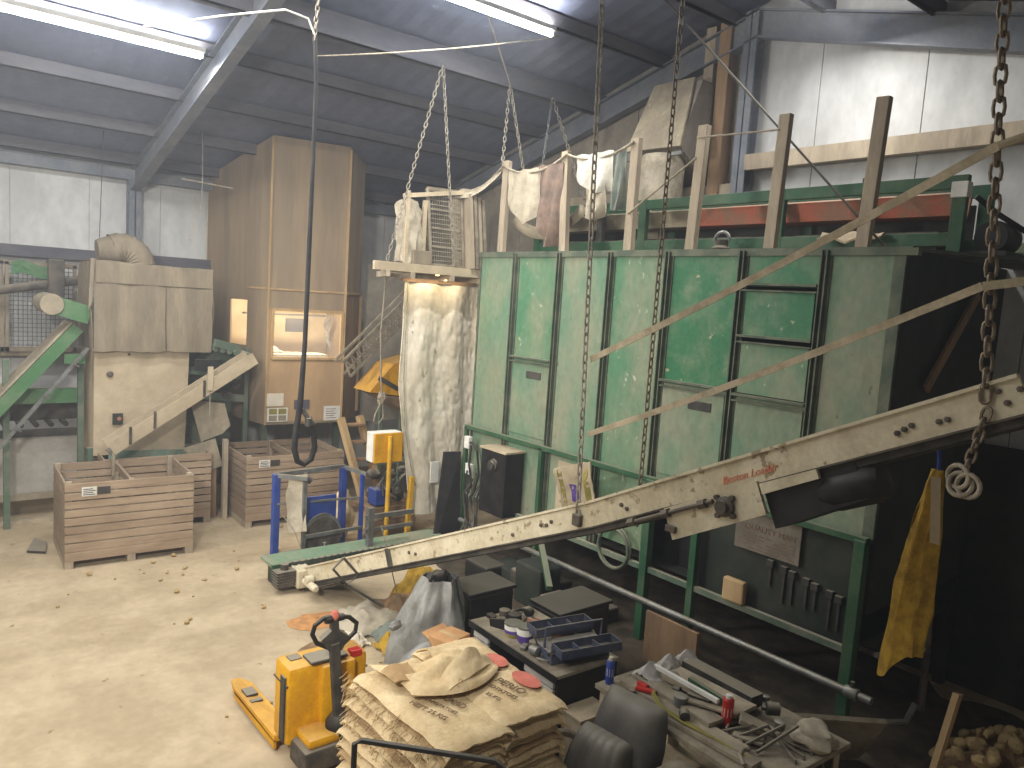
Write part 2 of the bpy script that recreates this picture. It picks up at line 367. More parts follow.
# girts: far wall and gable
b = MB(); b.bb(XL, 4.88, 14.46, 14.70, 4.08, 4.18); b.bb(XL, 4.88, 14.44, 14.50, 4.0, 4.08); struct(b, 'trim_%d' % k, m_purlin); k += 1
b = MB(); b.bb(XL, XR, 14.45, 14.7, 5.42, 5.60); struct(b, 'trim_%d' % k, m_steel); k += 1     # eaves beam
b = MB(); b.bb(8.78, 8.98, YN, 6.2, 5.72, 5.86); b.bb(8.74, 8.80, YN, 6.2, 5.70, 5.90); struct(b, 'trim_%d' % k, m_wood); k += 1
b = MB(); b.bb(8.82, 8.97, 6.4, 10.4, 5.42, 5.56); struct(b, 'trim_%d' % k, m_wood); k += 1
b = MB(); b.bb(XL, 2.5, 14.4, 14.7, 2.42, 2.54); struct(b, 'trim_%d' % k, m_wood); k += 1
b = MB(); b.bb(XL, 2.3, 14.6, 14.7, .0, .12); struct(b, 'baseboard_far', m_wood)
# dark blockwork along the foot of the gable
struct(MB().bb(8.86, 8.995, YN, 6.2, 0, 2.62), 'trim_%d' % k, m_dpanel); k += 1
# green dado band low on the gable, seen past the end of the hopper
struct(MB().bb(8.975, 8.999, YN, 3.0, 4.62, 4.72), 'trim_%d' % k, m_greend); k += 1

# ------------------------------------------------------------------ fluorescent fittings in view
for i, (x, y, z, L, w) in enumerate(TUBES):
    if i not in (0, 2): continue
    t = thing('ceiling_light', ('long fluorescent tube light ending at the sloping steel rafter', 'long fluorescent tube light above the hanging chains of the platform')[0 if i == 0 else 1], 'light', (x, y, z), 'fluorescent lights under the roof')
    part(MB().bb(x-L/2, x+L/2, y-.04, y+.04, z, z+.06, .006), 'batten', m_paper, t)
    part(MB().tube([(x-L/2+.05, y, z-.045), (x+L/2-.05, y, z-.045)], .03, 12), 'tube', m_tube, t, 'glowing white tube', True)
    for sx in (-1, 1): part(MB().bb(x+sx*(L/2-.03)-.015, x+sx*(L/2-.03)+.015, y-.02, y+.02, z-.065, z), 'tube_holder', m_paper, t)

# ------------------------------------------------------------------ green hopper
HX, HB, HT = 6.73, 8.75, 4.45
h = thing('storage_hopper', 'huge dusty green steel hopper of ribbed panels behind the sloping belt', 'hopper', (7.7, 6.1, 0))
SE = [9.15, 8.31, 7.41, 6.50, 5.62, 4.66, 3.77, 3.05]
pm = [m_greend, m_green, m_greend, m_green, m_green, m_greenb, m_greend]
pz0 = [.85, .85, .85, 1.0, 1.9, 1.9, 1.9]
for i in range(7):
    y1, y0 = SE[i], SE[i+1]
    top = HT
    if i == 5:
        part(MB().bb(HX, HX+.03, y0+.03, y1-.03, 4.10, top), 'panel', m_greenb, h)
        part(MB().bb(HX, HX+.03, y0+.03, y1-.03, 1.9, 2.98), 'panel', m_greend, h)
    elif i == 4:
        part(MB().bb(HX, HX+.03, y0+.03, y1-.03, 3.0, top), 'panel', m_greenb, h)
        part(MB().bb(HX, HX+.03, y0+.03, y1-.03, 1.9, 3.0), 'panel', m_greend, h)
    elif i == 1:
        part(MB().bb(HX, HX+.03, y0+.03, y1-.03, 3.0, top), 'panel', m_green, h)
        part(MB().bb(HX, HX+.03, y0+.03, y1-.03, .85, 3.0), 'panel', m_greend, h)
    else: part(MB().bb(HX, HX+.03, y0+.03, y1-.03, pz0[i], top), 'panel', pm[i], h)
for i, y in enumerate(SE):
    z0 = .85 if y > 5.5 else 1.9
    b = MB()
    for dy in (-.032, .020): b.bb(HX-.06, HX+.035, y+dy, y+dy+.012, z0, HT)
    b.bb(HX-.012, HX+.03, y-.06, y+.06, z0, HT)
    if y in (9.15, 3.05): b = MB().bb(HX-.015, HX+.05, y-.03 if y > 5 else y, y+.1 if y < 5 else y, z0, HT)
    part(b, 'seam_rib', m_seam, h)
# hatches with their drip rails
def hatch(y0, y1, z0, z1, m, slot=False):
    p = part(MB().bb(HX-.02, HX+.02, y0+.07, y1-.07, z0, z1-.06, .004), 'hatch', m, h)
    part(MB().bb(HX-.075, HX, y0+.04, y1-.04, z1-.012, z1+.012).bb(HX-.06, HX, y0+.04, y1-.04, z1-.07, z1-.055), 'drip_rail', m_seam, p)
    if slot: part(MB().bb(HX-.03, HX-.012, y0+.22, y0+.52, z1-.27, z1-.17, .004), 'slot_plate', m_dsteel, p)
hatch(7.41, 8.31, 1.98, 3.04, m_greend, True)
hatch(4.66, 5.62, 1.98, 3.03, m_greend, True)
hatch(3.77, 4.66, 3.60, 4.12, m_greenb)
hatch(3.77, 4.66, 3.02, 3.60, m_green)
hatch(3.77, 4.66, 1.98, 3.00, m_greend)
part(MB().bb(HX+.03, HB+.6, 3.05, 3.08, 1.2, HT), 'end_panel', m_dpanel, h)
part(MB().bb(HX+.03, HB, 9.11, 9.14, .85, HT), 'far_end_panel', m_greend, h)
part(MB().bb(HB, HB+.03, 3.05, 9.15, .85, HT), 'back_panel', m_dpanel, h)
b = MB().bb(HX-.02, HB+.05, 3.0, 9.15, HT, HT+.025); b.bb(HX-.03, HX+.05, 2.95, 9.18, HT-.05, HT+.012)
b.prism([(HX+.3, 3.0, HT), (HB+.6, 3.0, HT), (HB+.6, 2.45, HT), (HX+1.2, 2.5, HT)], (0, 0, .03))
part(b, 'top_deck', m_seam, h)
b = MB()                                               # sloping hopper floor
b.prism([(HX+.03, 9.1, .9), (HX+.9, 9.1, .62), (HX+1.2, 9.1, .62), (HB, 9.1, .9)], (0, -6.0, 0)); part(b, 'hopper_floor', m_dpanel, h)
# lower panels right of the opening; the belt's shade is in their dark colour
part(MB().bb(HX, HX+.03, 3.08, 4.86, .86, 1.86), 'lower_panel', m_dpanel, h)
part(MB().bb(HX+.25, HX+.28, 4.86, 5.55, .86, 1.9), 'hole_shade_panel', m_black, h)  # black panel painted in for the darkness of the open hole
for y, z0, z1, r in ((9.12, 0, 1.9, .03), (7.42, .0, 1.9, .03), (5.52, 0, 1.9, .05), (4.86, 0, 1.9, .04), (3.1, 0, 1.9, .05)):
    part(MB().bb(HX-.10-r, HX-.10+r, y-r, y+r, z0, z1, .004), 'leg', m_greenf, h)
for y in (9.0, 6.2, 3.1): part(MB().bb(HB-.05, HB+.05, y-.05, y+.05, 0, .9), 'leg', m_dpanel, h)
part(MB().bb(HX-.13, HX-.06, 3.05, 9.15, 1.87, 1.93, .004), 'waist_rail', m_greenf, h)
b = MB()
for y in (9.1, 7.4, 5.5, 3.1): b.bar((HX-.1, y, 1.88), (HX+.02, y, 1.88), .05, .05)
b.bb(HX-.12, HX-.07, 3.1, 9.15, .84, .90); part(b, 'bottom_rail', m_gdark, h)
part(MB().bar((HX-.1, 7.4, .85), (5.9, 6.3, .5), .07, .06), 'strut', m_greenf, h)
# brace strip on the end panel
single(MB().bar((7.25, 2.98, 3.25), (8.15, 2.98, 4.15), .03, .10), 'timber_brace', m_oldwood, 'brown timber batten leaning diagonally on the dark hopper end', 'batten')
# fittings hung on the hopper front
b = thing('electrical_cabinet', 'black box with round knob fixed to the green hopper', 'cabinet', (6.55, 8.12, .85))
part(MB().bb(6.38, 6.70, 7.85, 8.4, .85, 1.74, .012), 'housing', m_black, b)
part(MB().bb(6.36, 6.72, 7.83, 8.42, 1.74, 1.765), 'lid', m_dustboard, b, 'dust covered lid')
part(MB().lathe([(.085, 0), (.085, .03), (.06, .035), (.06, .07), (.0, .07)], (6.38, 8.1, 1.55), (-1, 0, 0)), 'knob', m_dsteel, b, smooth=True)
t = thing('switch_box', 'small white switch box with cables on the green post', 'switch', (6.56, 9.0, 1.62))
part(MB().bb(6.53, 6.6, 8.92, 9.04, 1.6, 1.78, .008), 'box', m_paper, t)
part(MB().tube([(6.56, 8.92, 1.7), (6.52, 8.8, 1.72), (6.5, 8.66, 1.62), (6.52, 8.62, 1.3), (6.5, 8.7, .95)], .018, 6).tube([(6.56, 8.9, 1.66), (6.5, 8.84, 1.4), (6.54, 8.78, 1.0)], .016, 6), 'cable', m_rubber, t, smooth=True)
single(MB().bb(6.55, 6.6, 8.86, 9.0, 1.22, 1.38, .006), 'socket_box', m_paper, 'white socket box low on the green post under the switch', 'socket')
t = thing('cable_bundle', 'bundle of grimy dark cables hanging beside the black cabinet', 'cables', (6.5, 8.7, .3))
r2 = random.Random(7)
for i in range(7):
    y = 8.55+.05*i; part(MB().tube([(6.6-.02*i, y, 1.3-.1*(i % 3)), (6.5-.03*(i % 3), y+.05, .95), (6.42+.03*(i % 4), y-.08+.05*(i % 2), .6), (6.35, y-.2+.1*(i % 3), .32)], .014, 6), 'cable', m_grime if i % 2 else m_rubber, t, smooth=True)
single(MB().tube(arc((6.62, 6.0, .98), (0, 1, 0), (0, 0, 1), .25, 0, 2*PI, 24)[:-1], .018, 8, True).tube(arc((6.59, 6.0, .97), (0, 1, 0), (0, 0, 1), .24, 0, 2*PI, 24)[:-1], .018, 8, True), 'hose_coil', m_seam, 'coil of grey green hose hung below the sloping belt', 'hose', smooth=True)
single(MB().tube([(6.55, 9.5, .50), (6.55, 2.82, .55)], .035, 12), 'scaffold_pipe', m_galv, 'long grey scaffold pipe running low along the hopper front', 'pipe', smooth=True)
t = thing('pipe_coupler', 'pipe coupling where the low pipe meets the green corner leg', 'coupler', (6.56, 3.1, .5))
part(MB().lathe([(.05, -.06), (.055, -.05), (.055, .05), (.05, .06)], (6.55, 3.0, .548), (0, 1, 0)), 'collar', m_galv, t, smooth=True)
part(MB().lathe([(.02, 0), (.02, .05)], (6.55, 3.0, .6), (0, 0, 1), 6), 'bolt', m_dsteel, t)
# printed notice on the dark panel
t = thing('notice_board', 'shade-darkened printed notice with rows of lettering below the motor', 'sign', (6.66, 4.05, 1.5))
part(MB().prism([(6.69, 4.42, 1.80), (6.69, 3.70, 1.92), (6.69, 3.70, 1.46), (6.69, 4.42, 1.46)], (-.012, 0, 0)), 'board', m_boardd, t)
text('QUALITY MAN', .085, (6.676, 4.03, 1.70), (0, -1, 0), (0, 0, 1), m_fprint, t)
b = MB()
for i in range(5):
    for j in range(7):
        if (i*7+j*3) % 5: b.bb(6.675, 6.678, 4.32-j*.085-.06, 4.32-j*.085, 1.485+.034*i, 1.495+.034*i)
part(b, 'small_print', m_fprint, t)
# paper and printed bag behind the belt
t = thing('paper_notice', 'faded printed sheet stuck on the green panel behind the chain', 'notice', (6.7, 7.0, 1.0))
part(MB().bb(6.715, 6.725, 6.72, 7.18, .95, 1.78), 'sheet', m_dustboard, t)
b = MB()
for i in range(9): b.bb(6.711, 6.714, 6.78, 6.9+.2*((i*5) % 3)/2, 1.0+.06*i, 1.02+.06*i)
b.lathe([(.09, 0), (.09, .003)], (6.713, 6.95, 1.6), (-1, 0, 0)); part(b, 'print', m_fprint, t)
t = thing('seed_bag', 'crumpled clear bag with yellow stripes resting behind the sloping belt', 'bag', (6.3, 6.35, 1.55))
def bagf(u, v): return (6.5-.25*v+.04*nz(u*5, v*5), 6.75-.62*u+.10*(1-v)*.6, 1.28+.52*v+.12*u*v+.02*nz(u*8, v*7, 3)+(.10*u if v > .9 else 0))
part(MB().sheet(bagf, 10, 10, .012), 'sack', m_dustboard, t, smooth=True)
for u0 in (.08, .78): part(MB().sheet(lambda u, v: V(bagf(u0+.13*u, .05+.88*v)) + V((-.014, -.004, .004)), 3, 10, .004), 'stripe', m_oliv, t, 'yellow green stripe', True)
part(MB().sheet(lambda u, v: V(bagf(.38+.24*u, .25+.4*v)) + V((-.014, -.004, .004)), 4, 5, .004), 'print_patch', m_purple, t, 'purple printed patch', True)
# hand tools hanging on the dark lower panel
for i in range(7):
    y = 4.0-.12*i-.03*(i % 2); L = .22+.1*((i*3) % 4)/3; zt = 1.38-.02*i
    b = MB().bb(HX-.03, HX-.012, y-.012, y+.012, zt-L, zt); b.bb(HX-.055, HX-.008, y-.035, y+.035, zt-.02, zt+.05, .004)
    single(b, 'hand_tool', m_dsteel, 'dark hand tool hung in a row on the dark hopper panel', 'tool', 'tools hung on the dark hopper panel')
# hopper top: timber posts
pw = ['weathered timber post beside the hanging tray stack', 'timber post with a rope and cloths tied to both sides', 'timber post in front of the foil wrapped duct', 'timber post tied by thin cords beside the tilted hood', 'timber post crossed by the diagonal cable near the white wall', 'tallest looking dark timber post over the red trough end']
for i, (y, ex, ez) in enumerate(((8.76, .02, 5.75), (7.44, -.08, 5.75), (6.31, 0, 5.77), (5.4, .05, 5.79), (4.42, .04, 5.77), (3.48, .05, 5.78))):
    single(MB().bar((HX+.06, y, HT-.04), (HX+.06, y-ex+.0, ez), .12, .075, (1, 0, 0), .006), 'timber_post', m_wood, pw[i], 'post', 'timber posts along the hopper top')
# conveyor trough with green rails on the hopper top
t = thing('trough_conveyor', 'green railed conveyor with a red trough along the hopper top', 'conveyor', (7.7, 5.9, HT+.03))
for X in (7.5, 8.1):
    part(MB().bb(X-.03, X+.03, 2.95, 8.85, 5.06, 5.18, .005), 'top_rail', m_greenf, t)
    part(MB().bb(X-.03, X+.03, 2.95, 8.85, 4.55, 4.67, .005), 'bottom_rail', m_greenf, t)
    for y in (2.99, 4.8, 6.75, 8.8): part(MB().bb(X-.035, X+.035, y-.06, y+.06, 4.48, 5.18, .004), 'upright', m_greenf, t)
part(MB().prism([(7.68, 3.1, 4.85), (7.62, 3.1, 5.04), (7.66, 3.1, 5.06), (7.74, 3.1, 4.88), (7.98, 3.1, 4.88), (8.02, 3.1, 5.06), (8.05, 3.1, 5.04), (8.0, 3.1, 4.85)], (0, 3.0, 0)), 'trough', m_red, t, 'red painted trough')
part(MB().prism([(7.68, 6.1, 4.85), (7.62, 6.1, 5.04), (7.66, 6.1, 5.06), (7.74, 6.1, 4.88), (7.98, 6.1, 4.88), (8.02, 6.1, 5.06), (8.05, 6.1, 5.04), (8.0, 6.1, 4.85)], (0, 2.7, 0)), 'trough', m_hood, t, 'dust covered trough')
part(MB().bb(7.45, 7.56, 2.92, 3.06, 4.98, 5.12, .005), 'end_block', m_paper, t, 'pale end block')
part(MB().bb(8.14, 8.17, 3.1, 8.8, 4.48, 5.0), 'gap_shade_board', m_dpanel, t)  # dark board added to give the gap below the trough its shade
part(MB().bb(7.62, 8.06, 3.2, 8.7, 4.52, 4.70), 'drive_bed', m_grime, t)
for y in (3.9, 7.6): part(MB().bb(7.56, 7.62, y-.05, y+.05, 4.5, 5.24), 'hanger', m_dsteel, t)
single(MB().sheet(lambda u, v: (7.25+.2*v, 4.2-.6*u, 4.62+.07*nz(u*3, v*3)+.06*v), 6, 4, .02), 'loose_board', m_dustboard, 'pale loose board lying on the hopper top near its end', 'board')
t = thing('valve_fitting', 'grimy round valve fitting lying on the hopper top', 'valve', (7.2, 5.35, HT+.03))
part(MB().lathe([(.1, 0), (.11, .05), (.07, .08), (.07, .14), (.0, .15)], (7.2, 5.3, HT+.03), (0, 0, 1)), 'body', m_grime, t, smooth=True)
part(MB().tube(arc((7.2, 5.3, HT+.16), (0, 1, 0), (0, 0, 1), .1, 0, PI, 10), .02, 8), 'handle', m_galv, t, smooth=True)
# machinery in shade at the near end of the hopper top
t = thing('drive_motor', 'dark drive motor and brackets at the end of the trough', 'motor', (7.9, 2.75, HT+.03))
part(MB().lathe([(.0, 0), (.14, .01), (.15, .05), (.15, .34), (.1, .38), (.0, .39)], (7.7, 2.78, HT+.2), (1, 0, 0)), 'motor_body', m_black, t, smooth=True)
part(MB().bb(7.65, 8.15, 2.62, 2.94, HT+.03, HT+.07), 'mounting_plate', m_dsteel, t)
part(MB().tube([(7.6, 2.9, 5.0), (7.75, 2.75, 4.85), (8.0, 2.6, 4.72), (8.3, 2.5, 4.5)], .025, 8), 'cable', m_rubber, t, smooth=True)
single(MB().bb(8.35, 8.6, 2.66, 2.70, HT+.03, HT+.48), 'white_panel', m_paper, 'small white panel upright at the end of the hopper top', 'panel')
# extractor hood and insulated duct
t = thing('extractor_hood', 'big dusty sheet metal hood with tilted lid above the hopper', 'hood', (8.5, 7.0, 5.5))
part(MB().prism([(8.2, 6.86, 6.0), (8.57, 6.86, 6.93), (8.95, 6.86, 6.93), (8.95, 6.86, 5.6), (8.6, 6.86, 5.75)], (0, .82, 0)), 'body', m_lining, t)
part(MB().prism([(8.14, 6.80, 5.98), (8.54, 6.97, 6.98), (8.54, 7.69, 6.98), (8.14, 7.77, 6.0)], (.03, 0, -.01)), 'lid', m_hood, t)
part(MB().bar((8.2, 6.8, 5.9), (8.2, 7.85, 5.9), .05, .05), 'lip_rail', m_galv, t)
part(MB().bar((8.16, 6.82, 5.98), (8.22, 6.82, 5.88), .03, .03), 'hinge', m_dsteel, t)
single(MB().lathe([(.30, 0), (.31, .2), (.29, .4), (.31, .7), (.30, 1.0), (.31, 1.3), (.28, 1.42)], (8.35, 7.25, HT+.05), (0, 0, 1), 24), 'insulated_duct', m_foil, 'fat pale lagged duct standing under the tilted hood', 'duct', smooth=True)
# cords between the posts, cloths
single(MB().tube(sag((HX+.0, 9.5, 5.35), (HX+.0, 8.76, 5.68), .05)[:-1] + sag((HX+.0, 8.76, 5.68), (HX+.0, 7.44, 5.70), .16) + sag((HX, 7.44, 5.7), (HX, 6.31, 5.72), .12), .016, 6), 'cloth_line', m_rope, 'sagging rope tied from post to post carrying old cloths', 'rope', smooth=True)
single(MB().tube([(HX+.0, 5.4, 5.66), (HX+.02, 4.42, 5.62)], .010, 6), 'cord', m_rope, 'thin reddish cord tied level between two timber posts', 'cord')
single(MB().tube([(HX+.0, 6.31, 4.9), (HX+.02, 5.4, 5.45)], .012, 6), 'cord', m_rope, 'thin cord rising slantwise to the post beside the hood', 'cord')
def hang(y0, y1, z0, z1, m, label, amp=.05, sk=0, ztop=None, pt=0):
    def f(u, v):
        y = y1+(y0-y1)*u; zt = (z1 if not ztop else z1+(ztop-z1)*u)-.06*math.sin(PI*u)*0
        zb = z0+sk*u+pt*abs(u-.62)
        return (HX+.0+.02*math.sin(u*9)+amp*math.sin(u*13+v*2)*v, y+.05*v*nz(u*2, v*2), zt+(zb-zt)*v+.03*nz(u*4, v*3))
    single(MB().sheet(f, 14, 10, .008), 'hung_cloth', m, label, 'cloth', 'old cloths hung on the rope', True)
hang(7.95, 8.62, 4.86, 5.58, m_cloth, 'pale grey cloth hung nearest the first timber post', .04, -.05, None, .42)
hang(7.50, 7.98, 4.68, 5.60, m_clothb, 'brown striped cloth bunched up beside the second timber post', .09, -.25, None, .3)
hang(6.62, 7.25, 5.22, 5.66, m_clothw, 'short white sheet hung between second and third timber posts', .05, -.1, None, .2)
hang(6.72, 7.05, 4.78, 5.3, m_cloth, 'tan cloth showing below the short white sheet', .06, .05, None, .2)
hang(6.4, 6.62, 4.95, 5.62, m_clothg, 'narrow grey green rag beside the third timber post', .05, 0)
single(MB().tube(sag((7.0, 8.75, 4.95), (7.0, 7.35, 5.05), .25, 14), .035, 8, ry=.08), 'bent_trim', m_hood, 'sagging dusty strip curving below the hung cloths', 'strip', smooth=True)
# ------------------------------------------------------------------ sloping belt conveyor hung on chains
TX = [((4.0, 8.75, .20), 0), ((4.36, 4.2, 2.14), 0), ((4.46, 1.35, 3.50), 0), ((4.48, .7, 3.56), 0)]      # centre line of the near side board
cl = [V(p[0]) for p in TX]
cv = thing('belt_conveyor', 'long cream sloping belt conveyor hung on chains before the green hopper', 'conveyor', (4.0, 8.8, 0))
def board(off, hh, th, m, name, z=0, lab=None):
    b = MB()
    for p, q in zip(cl[:-1], cl[1:]):
        d = (q-p).normalized(); s_ = V((0, 0, 1)).cross(d).normalized()*-1; s_ = s_ if s_.x > 0 else -s_
        u = d.cross(s_); u = u if u.z > 0 else -u
        o = s_*off + u*z
        b._box8([a + o + s_*i*th/2 + u*j*hh/2 for a in (p, q) for i, j in ((-1, -1), (1, -1), (1, 1), (-1, 1))])
    return part(b, name, m, cv, lab)
board(0, .20, .03, m_cream, 'side_board')
board(-.02, .02, .035, m_cream, 'top_lip', .10)
board(.50, .10, .03, m_dsteel, 'far_side_rail', -.10)
board(.26, .02, .44, m_belt, 'belt', -.05)
board(.26, .02, .42, m_dsteel, 'return_belt', -.15)
board(.02, .05, .03, m_dsteel, 'under_channel', -.125)
def on(t, seg=None):                                    # point along the near board
    L = [(q-p).length for p, q in zip(cl[:-1], cl[1:])]; s = t*sum(L)
    for (p, q), l in zip(zip(cl[:-1], cl[1:]), L):
        if s <= l or (p, q) == (cl[-2], cl[-1]): return p + (q-p)*min(1, s/l), (q-p).normalized()
        s -= l
def aty(y):
    for p, q in zip(cl[:-1], cl[1:]):
        if min(p.y, q.y)-1e-6 <= y <= max(p.y, q.y)+1e-6:
            return p + (q-p)*((y-p.y)/(q.y-p.y)), (q-p).normalized()
def plate(y0, y1, w0, w1, x, m, name, parent, th=.02, rnd_=0):
    (a, d), (c, _) = aty(y0), aty(y1); u = V((0, 0, 1)) - d*d.z; u.normalize()
    pts = [a + u*w0[0], a + u*w0[1], c + u*w1[1], c + u*w1[0]]
    return part(MB().prism([p + V((x, 0, 0)) for p in pts], (th, 0, 0)), name, m, parent)
# tail: roller, box, end bearing
b = MB().bb(3.86, 4.06, 8.68, 8.95, .06, .30, .02); part(b, 'tail_box', m_cream, cv)
part(MB().lathe([(.0, -.02), (.08, -.02), (.08, .5), (.0, .5)], (4.02, 8.86, .15), (1, 0, 0)), 'tail_roller', m_dsteel, cv, smooth=True)
part(MB().lathe([(.05, 0), (.05, .09), (.0, .1)], (3.97, 8.5, .24), (-1, 0, 0)).lathe([(.045, 0), (.045, .3), (.03, .32)], (3.93, 8.62, .18), (0, -1, 0)), 'tensioner', m_cream, cv, smooth=True)
b = MB()
for sx in (0, .5): b.bb(3.98+sx, 4.03+sx, 8.72, 8.78, 0, .16)
part(b, 'tail_foot', m_dsteel, cv)
# guard plate, motor housing
board(-.018, .012, .02, m_grime, 'groove', -.098)
g_ = plate(3.52, 2.80, (-.33, -.10), (-.30, -.08), -.055, m_cream, 'guard_plate', cv, .03)
a, d = aty(3.05); u = (V((0, 0, 1)) - d*d.z).normalized()
hub = a + u*-.19 + V((-.055, 0, 0))
part(MB().lathe([(.07, 0), (.07, .03), (.045, .04), (.045, .07), (.0, .07)], hub, (-1, 0, 0), 14), 'bearing', m_grime, g_, smooth=True)
for i in range(4): p = hub + V((0, math.cos(i*PI/2+.6)*.085, math.sin(i*PI/2+.6)*.085)); part(MB().lathe([(.02, 0), (.02, .03)], p, (-1, 0, 0), 6), 'bearing_bolt', m_grime, g_)
a2, _ = aty(3.5); part(MB().box(a2 + u*-.25 + V((-.065, 0, 0)), (.03, .09, .05), bev=.006), 'latch', m_grime, g_)
plate(2.79, 2.42, (-.17, -.10), (-.16, -.10), -.05, m_cream, 'cover_strip', cv, .03)
mt = plate(2.80, 2.22, (-.40, -.14), (-.34, -.12), .0, m_black, 'motor_box', cv, .34)
a3, d3 = aty(2.32); u3 = (V((0, 0, 1)) - d3*d3.z).normalized()
part(MB().lathe([(.0, -.20), (.11, -.18), (.13, -.1), (.13, .14), (.10, .20), (.0, .22)], a3 + u3*-.25 + V((.1, 0, 0)), d3, 18), 'motor', m_black, mt, smooth=True)
b = MB()
b.tube([aty(3.85)[0] + u*-.14 + V((-.075, 0, 0)), aty(3.12)[0] + u*-.135 + V((-.075, 0, 0))], .016, 8)
for y in (3.8, 3.5, 3.2): b.lathe([(.035, -.03), (.035, .03)], aty(y)[0] + u*-.138 + V((-.075, 0, 0)), aty(y)[1], 6)
part(b, 'tension_rod', m_grime, cv, 'grimy tensioning rod', True)
b = MB()
for y, o in ((4.75, .0), (4.69, -.01), (4.63, .01), (3.9, .01), (3.86, -.03), (1.95, -.02), (1.91, -.01), (1.87, 0), (1.74, -.02), (1.70, -.02), (1.45, .05), (1.43, -.02), (1.36, .03), (1.34, -.04), (5.1, -.03), (6.6, .01), (6.5, -.02)):
    p, dd = aty(y); part(MB().lathe([(.017, 0), (.017, .016), (.0, .02)], p + u*o + V((-.014, 0, 0)), (-1, 0, 0), 6), 'bolt', m_grime, cv)

p, dd = aty(2.86); text('Boston Loader', .072, p + u*-.022 + V((-.018, 0, 0)), dd, u, m_rprint, cv, shear=.45, bold=0)
p, dd = aty(6.95); part(MB().bar(p + u*-.1 + V((-.03, 0, 0)), p + u*.1 + V((-.03, 0, 0)), .07, .025, (1, 0, 0)), 'strap_bracket', m_dsteel, cv)
# chains that carry it
p1, _ = aty(4.34); p3, _ = aty(1.52); p2 = V((4.95, 4.25, 2.25))
def chain(p, q, m, label, pitch=.078, wire=.0085, wid=.025, group=None, twin=None):
    b = MB().link_chain(p, q, pitch, wire, wid)
    if twin: b.link_chain(twin[0], twin[1], pitch, wire, wid)
    return single(b, 'lifting_chain', m, label, 'chain', group, True)
G1 = 'chains hanging from the roof'
chain(p1 + V((-.03, 0, -.02)), (4.4, 4.62, 7.2), m_chain, 'long chain from the roof to the cream side board by the printed bag', .076, .0078, .020, G1)
chain((p2.x, p2.y, 1.95), (5.1, 4.36, 7.2), m_dchain, 'dark chain hanging just behind the sloping belt before the ribbed green panels', .072, .0072, .018, G1)
chain(p3 + V((-.03, 0, .02)), (4.4, 1.75, 6.6), m_dchain, 'heavy dark chain nearest the viewer holding the upper belt end', .082, .010, .027, G1)
single(MB().box(p1 + V((-.03, 0, -.02)), (.05, .09, .1), bev=.01), 'chain_shackle', m_grime, 'rusty block where the long chain grips the cream board', 'shackle')
# loose chain tail ending in a knot
t = thing('knotted_rope', 'frayed rope tail with a big knot hanging below the heavy chain', 'rope', (4.42, 1.5, 2.95))
part(MB().link_chain((4.42, 1.5, 3.40), (4.40, 1.56, 3.06), .06, .009, .022), 'tail', m_dchain, t, smooth=True)
b = MB(); kc = V((4.38, 1.57, 2.99))
for i, (tx, ty) in enumerate(((.0, 0), (.5, .4), (1.1, -.5))):
    e1 = V((.2, math.cos(tx), math.sin(tx))).normalized(); e2 = V((math.sin(ty)*.6, -math.sin(tx), math.cos(tx))).normalized()
    b.tube([q + e1*.028*(i-1)*1.5 for q in arc(kc, e1, e2, .062, 0, 2*PI, 14)[:-1]], .013, 7, True)
part(b, 'knot', m_rope, t, smooth=True)
# webbing straps
def strap(pts, w, m, label):
    pts = [V(p) for p in pts]; b = MB(); n = 14; P = []
    for p, q in zip(pts[:-1], pts[1:]): P += [p + (q-p)*(i/n) - V((0, 0, .03*math.sin(PI*i/n))) for i in range(n)]
    P.append(pts[-1]); b.tube(P, w, 6, False, ry=None) if False else None
    for p, q in zip(P[:-1], P[1:]): b.bar(p, q, .006, w)
    return b
s1 = strap([(4.38, 4.39, 3.37), (4.38, 1.60, 4.74)], .05, m_strap, ''); s1.tube([(4.38, 1.60, 4.74), (4.42, 1.5, 4.78), (4.5, 1.3, 4.75), (4.55, 1.0, 4.65), (5.2, -.8, 4.5), (5.6, -2.28, 4.45)], .022, 6)
single(s1, 'ratchet_strap', m_strap, 'upper webbing strap stretched from the chain to the heavy dark chain', 'strap', 'webbing straps between the chains')
s2 = strap([(4.38, 4.36, 2.76), (4.36, 1.58, 4.03), (4.5, 1.0, 4.22), (5.0, -2.28, 4.5)], .045, m_strap, '')
single(s2, 'ratchet_strap', m_strap, 'lower webbing strap running above the cream belt frame', 'strap', 'webbing straps between the chains')
# yellow net sack hanging under the belt
t = thing('net_sack', 'empty yellow net sack hanging below the upper belt end', 'sack', (5.2, 2.05, 1.45))
def netf(u, v):
    w = .035 + .085*math.sin(min(1, v*1.3)*PI/2); a = 2*PI*u
    z = 2.9-1.25*v - (.22*max(0, math.cos(a+.4))*v**2)
    return (5.2+w*.5*math.sin(a)*(1+.2*math.sin(5*a)) , 2.0+.10*v*.9+w*math.cos(a)*(1+.14*math.sin(4*a+v*3)) + .02*nz(u*7, v*6), z)
part(MB().sheet(netf, 28, 24, .004), 'bag', m_net, t, smooth=True)
part(MB().tube([(5.2, 2.0, 2.9), (5.19, 2.0, 2.98), (4.97, 1.95, 3.2)], .012, 6), 'tie', m_blue, t, 'blue tie cord', True)
part(MB().sheet(lambda u, v: (5.15-.02*v, 2.02-.06*u-.05*v, 2.86-.42*v+.02*nz(u*4, v*4)), 4, 8, .004), 'label_flap', m_dustboard, t)

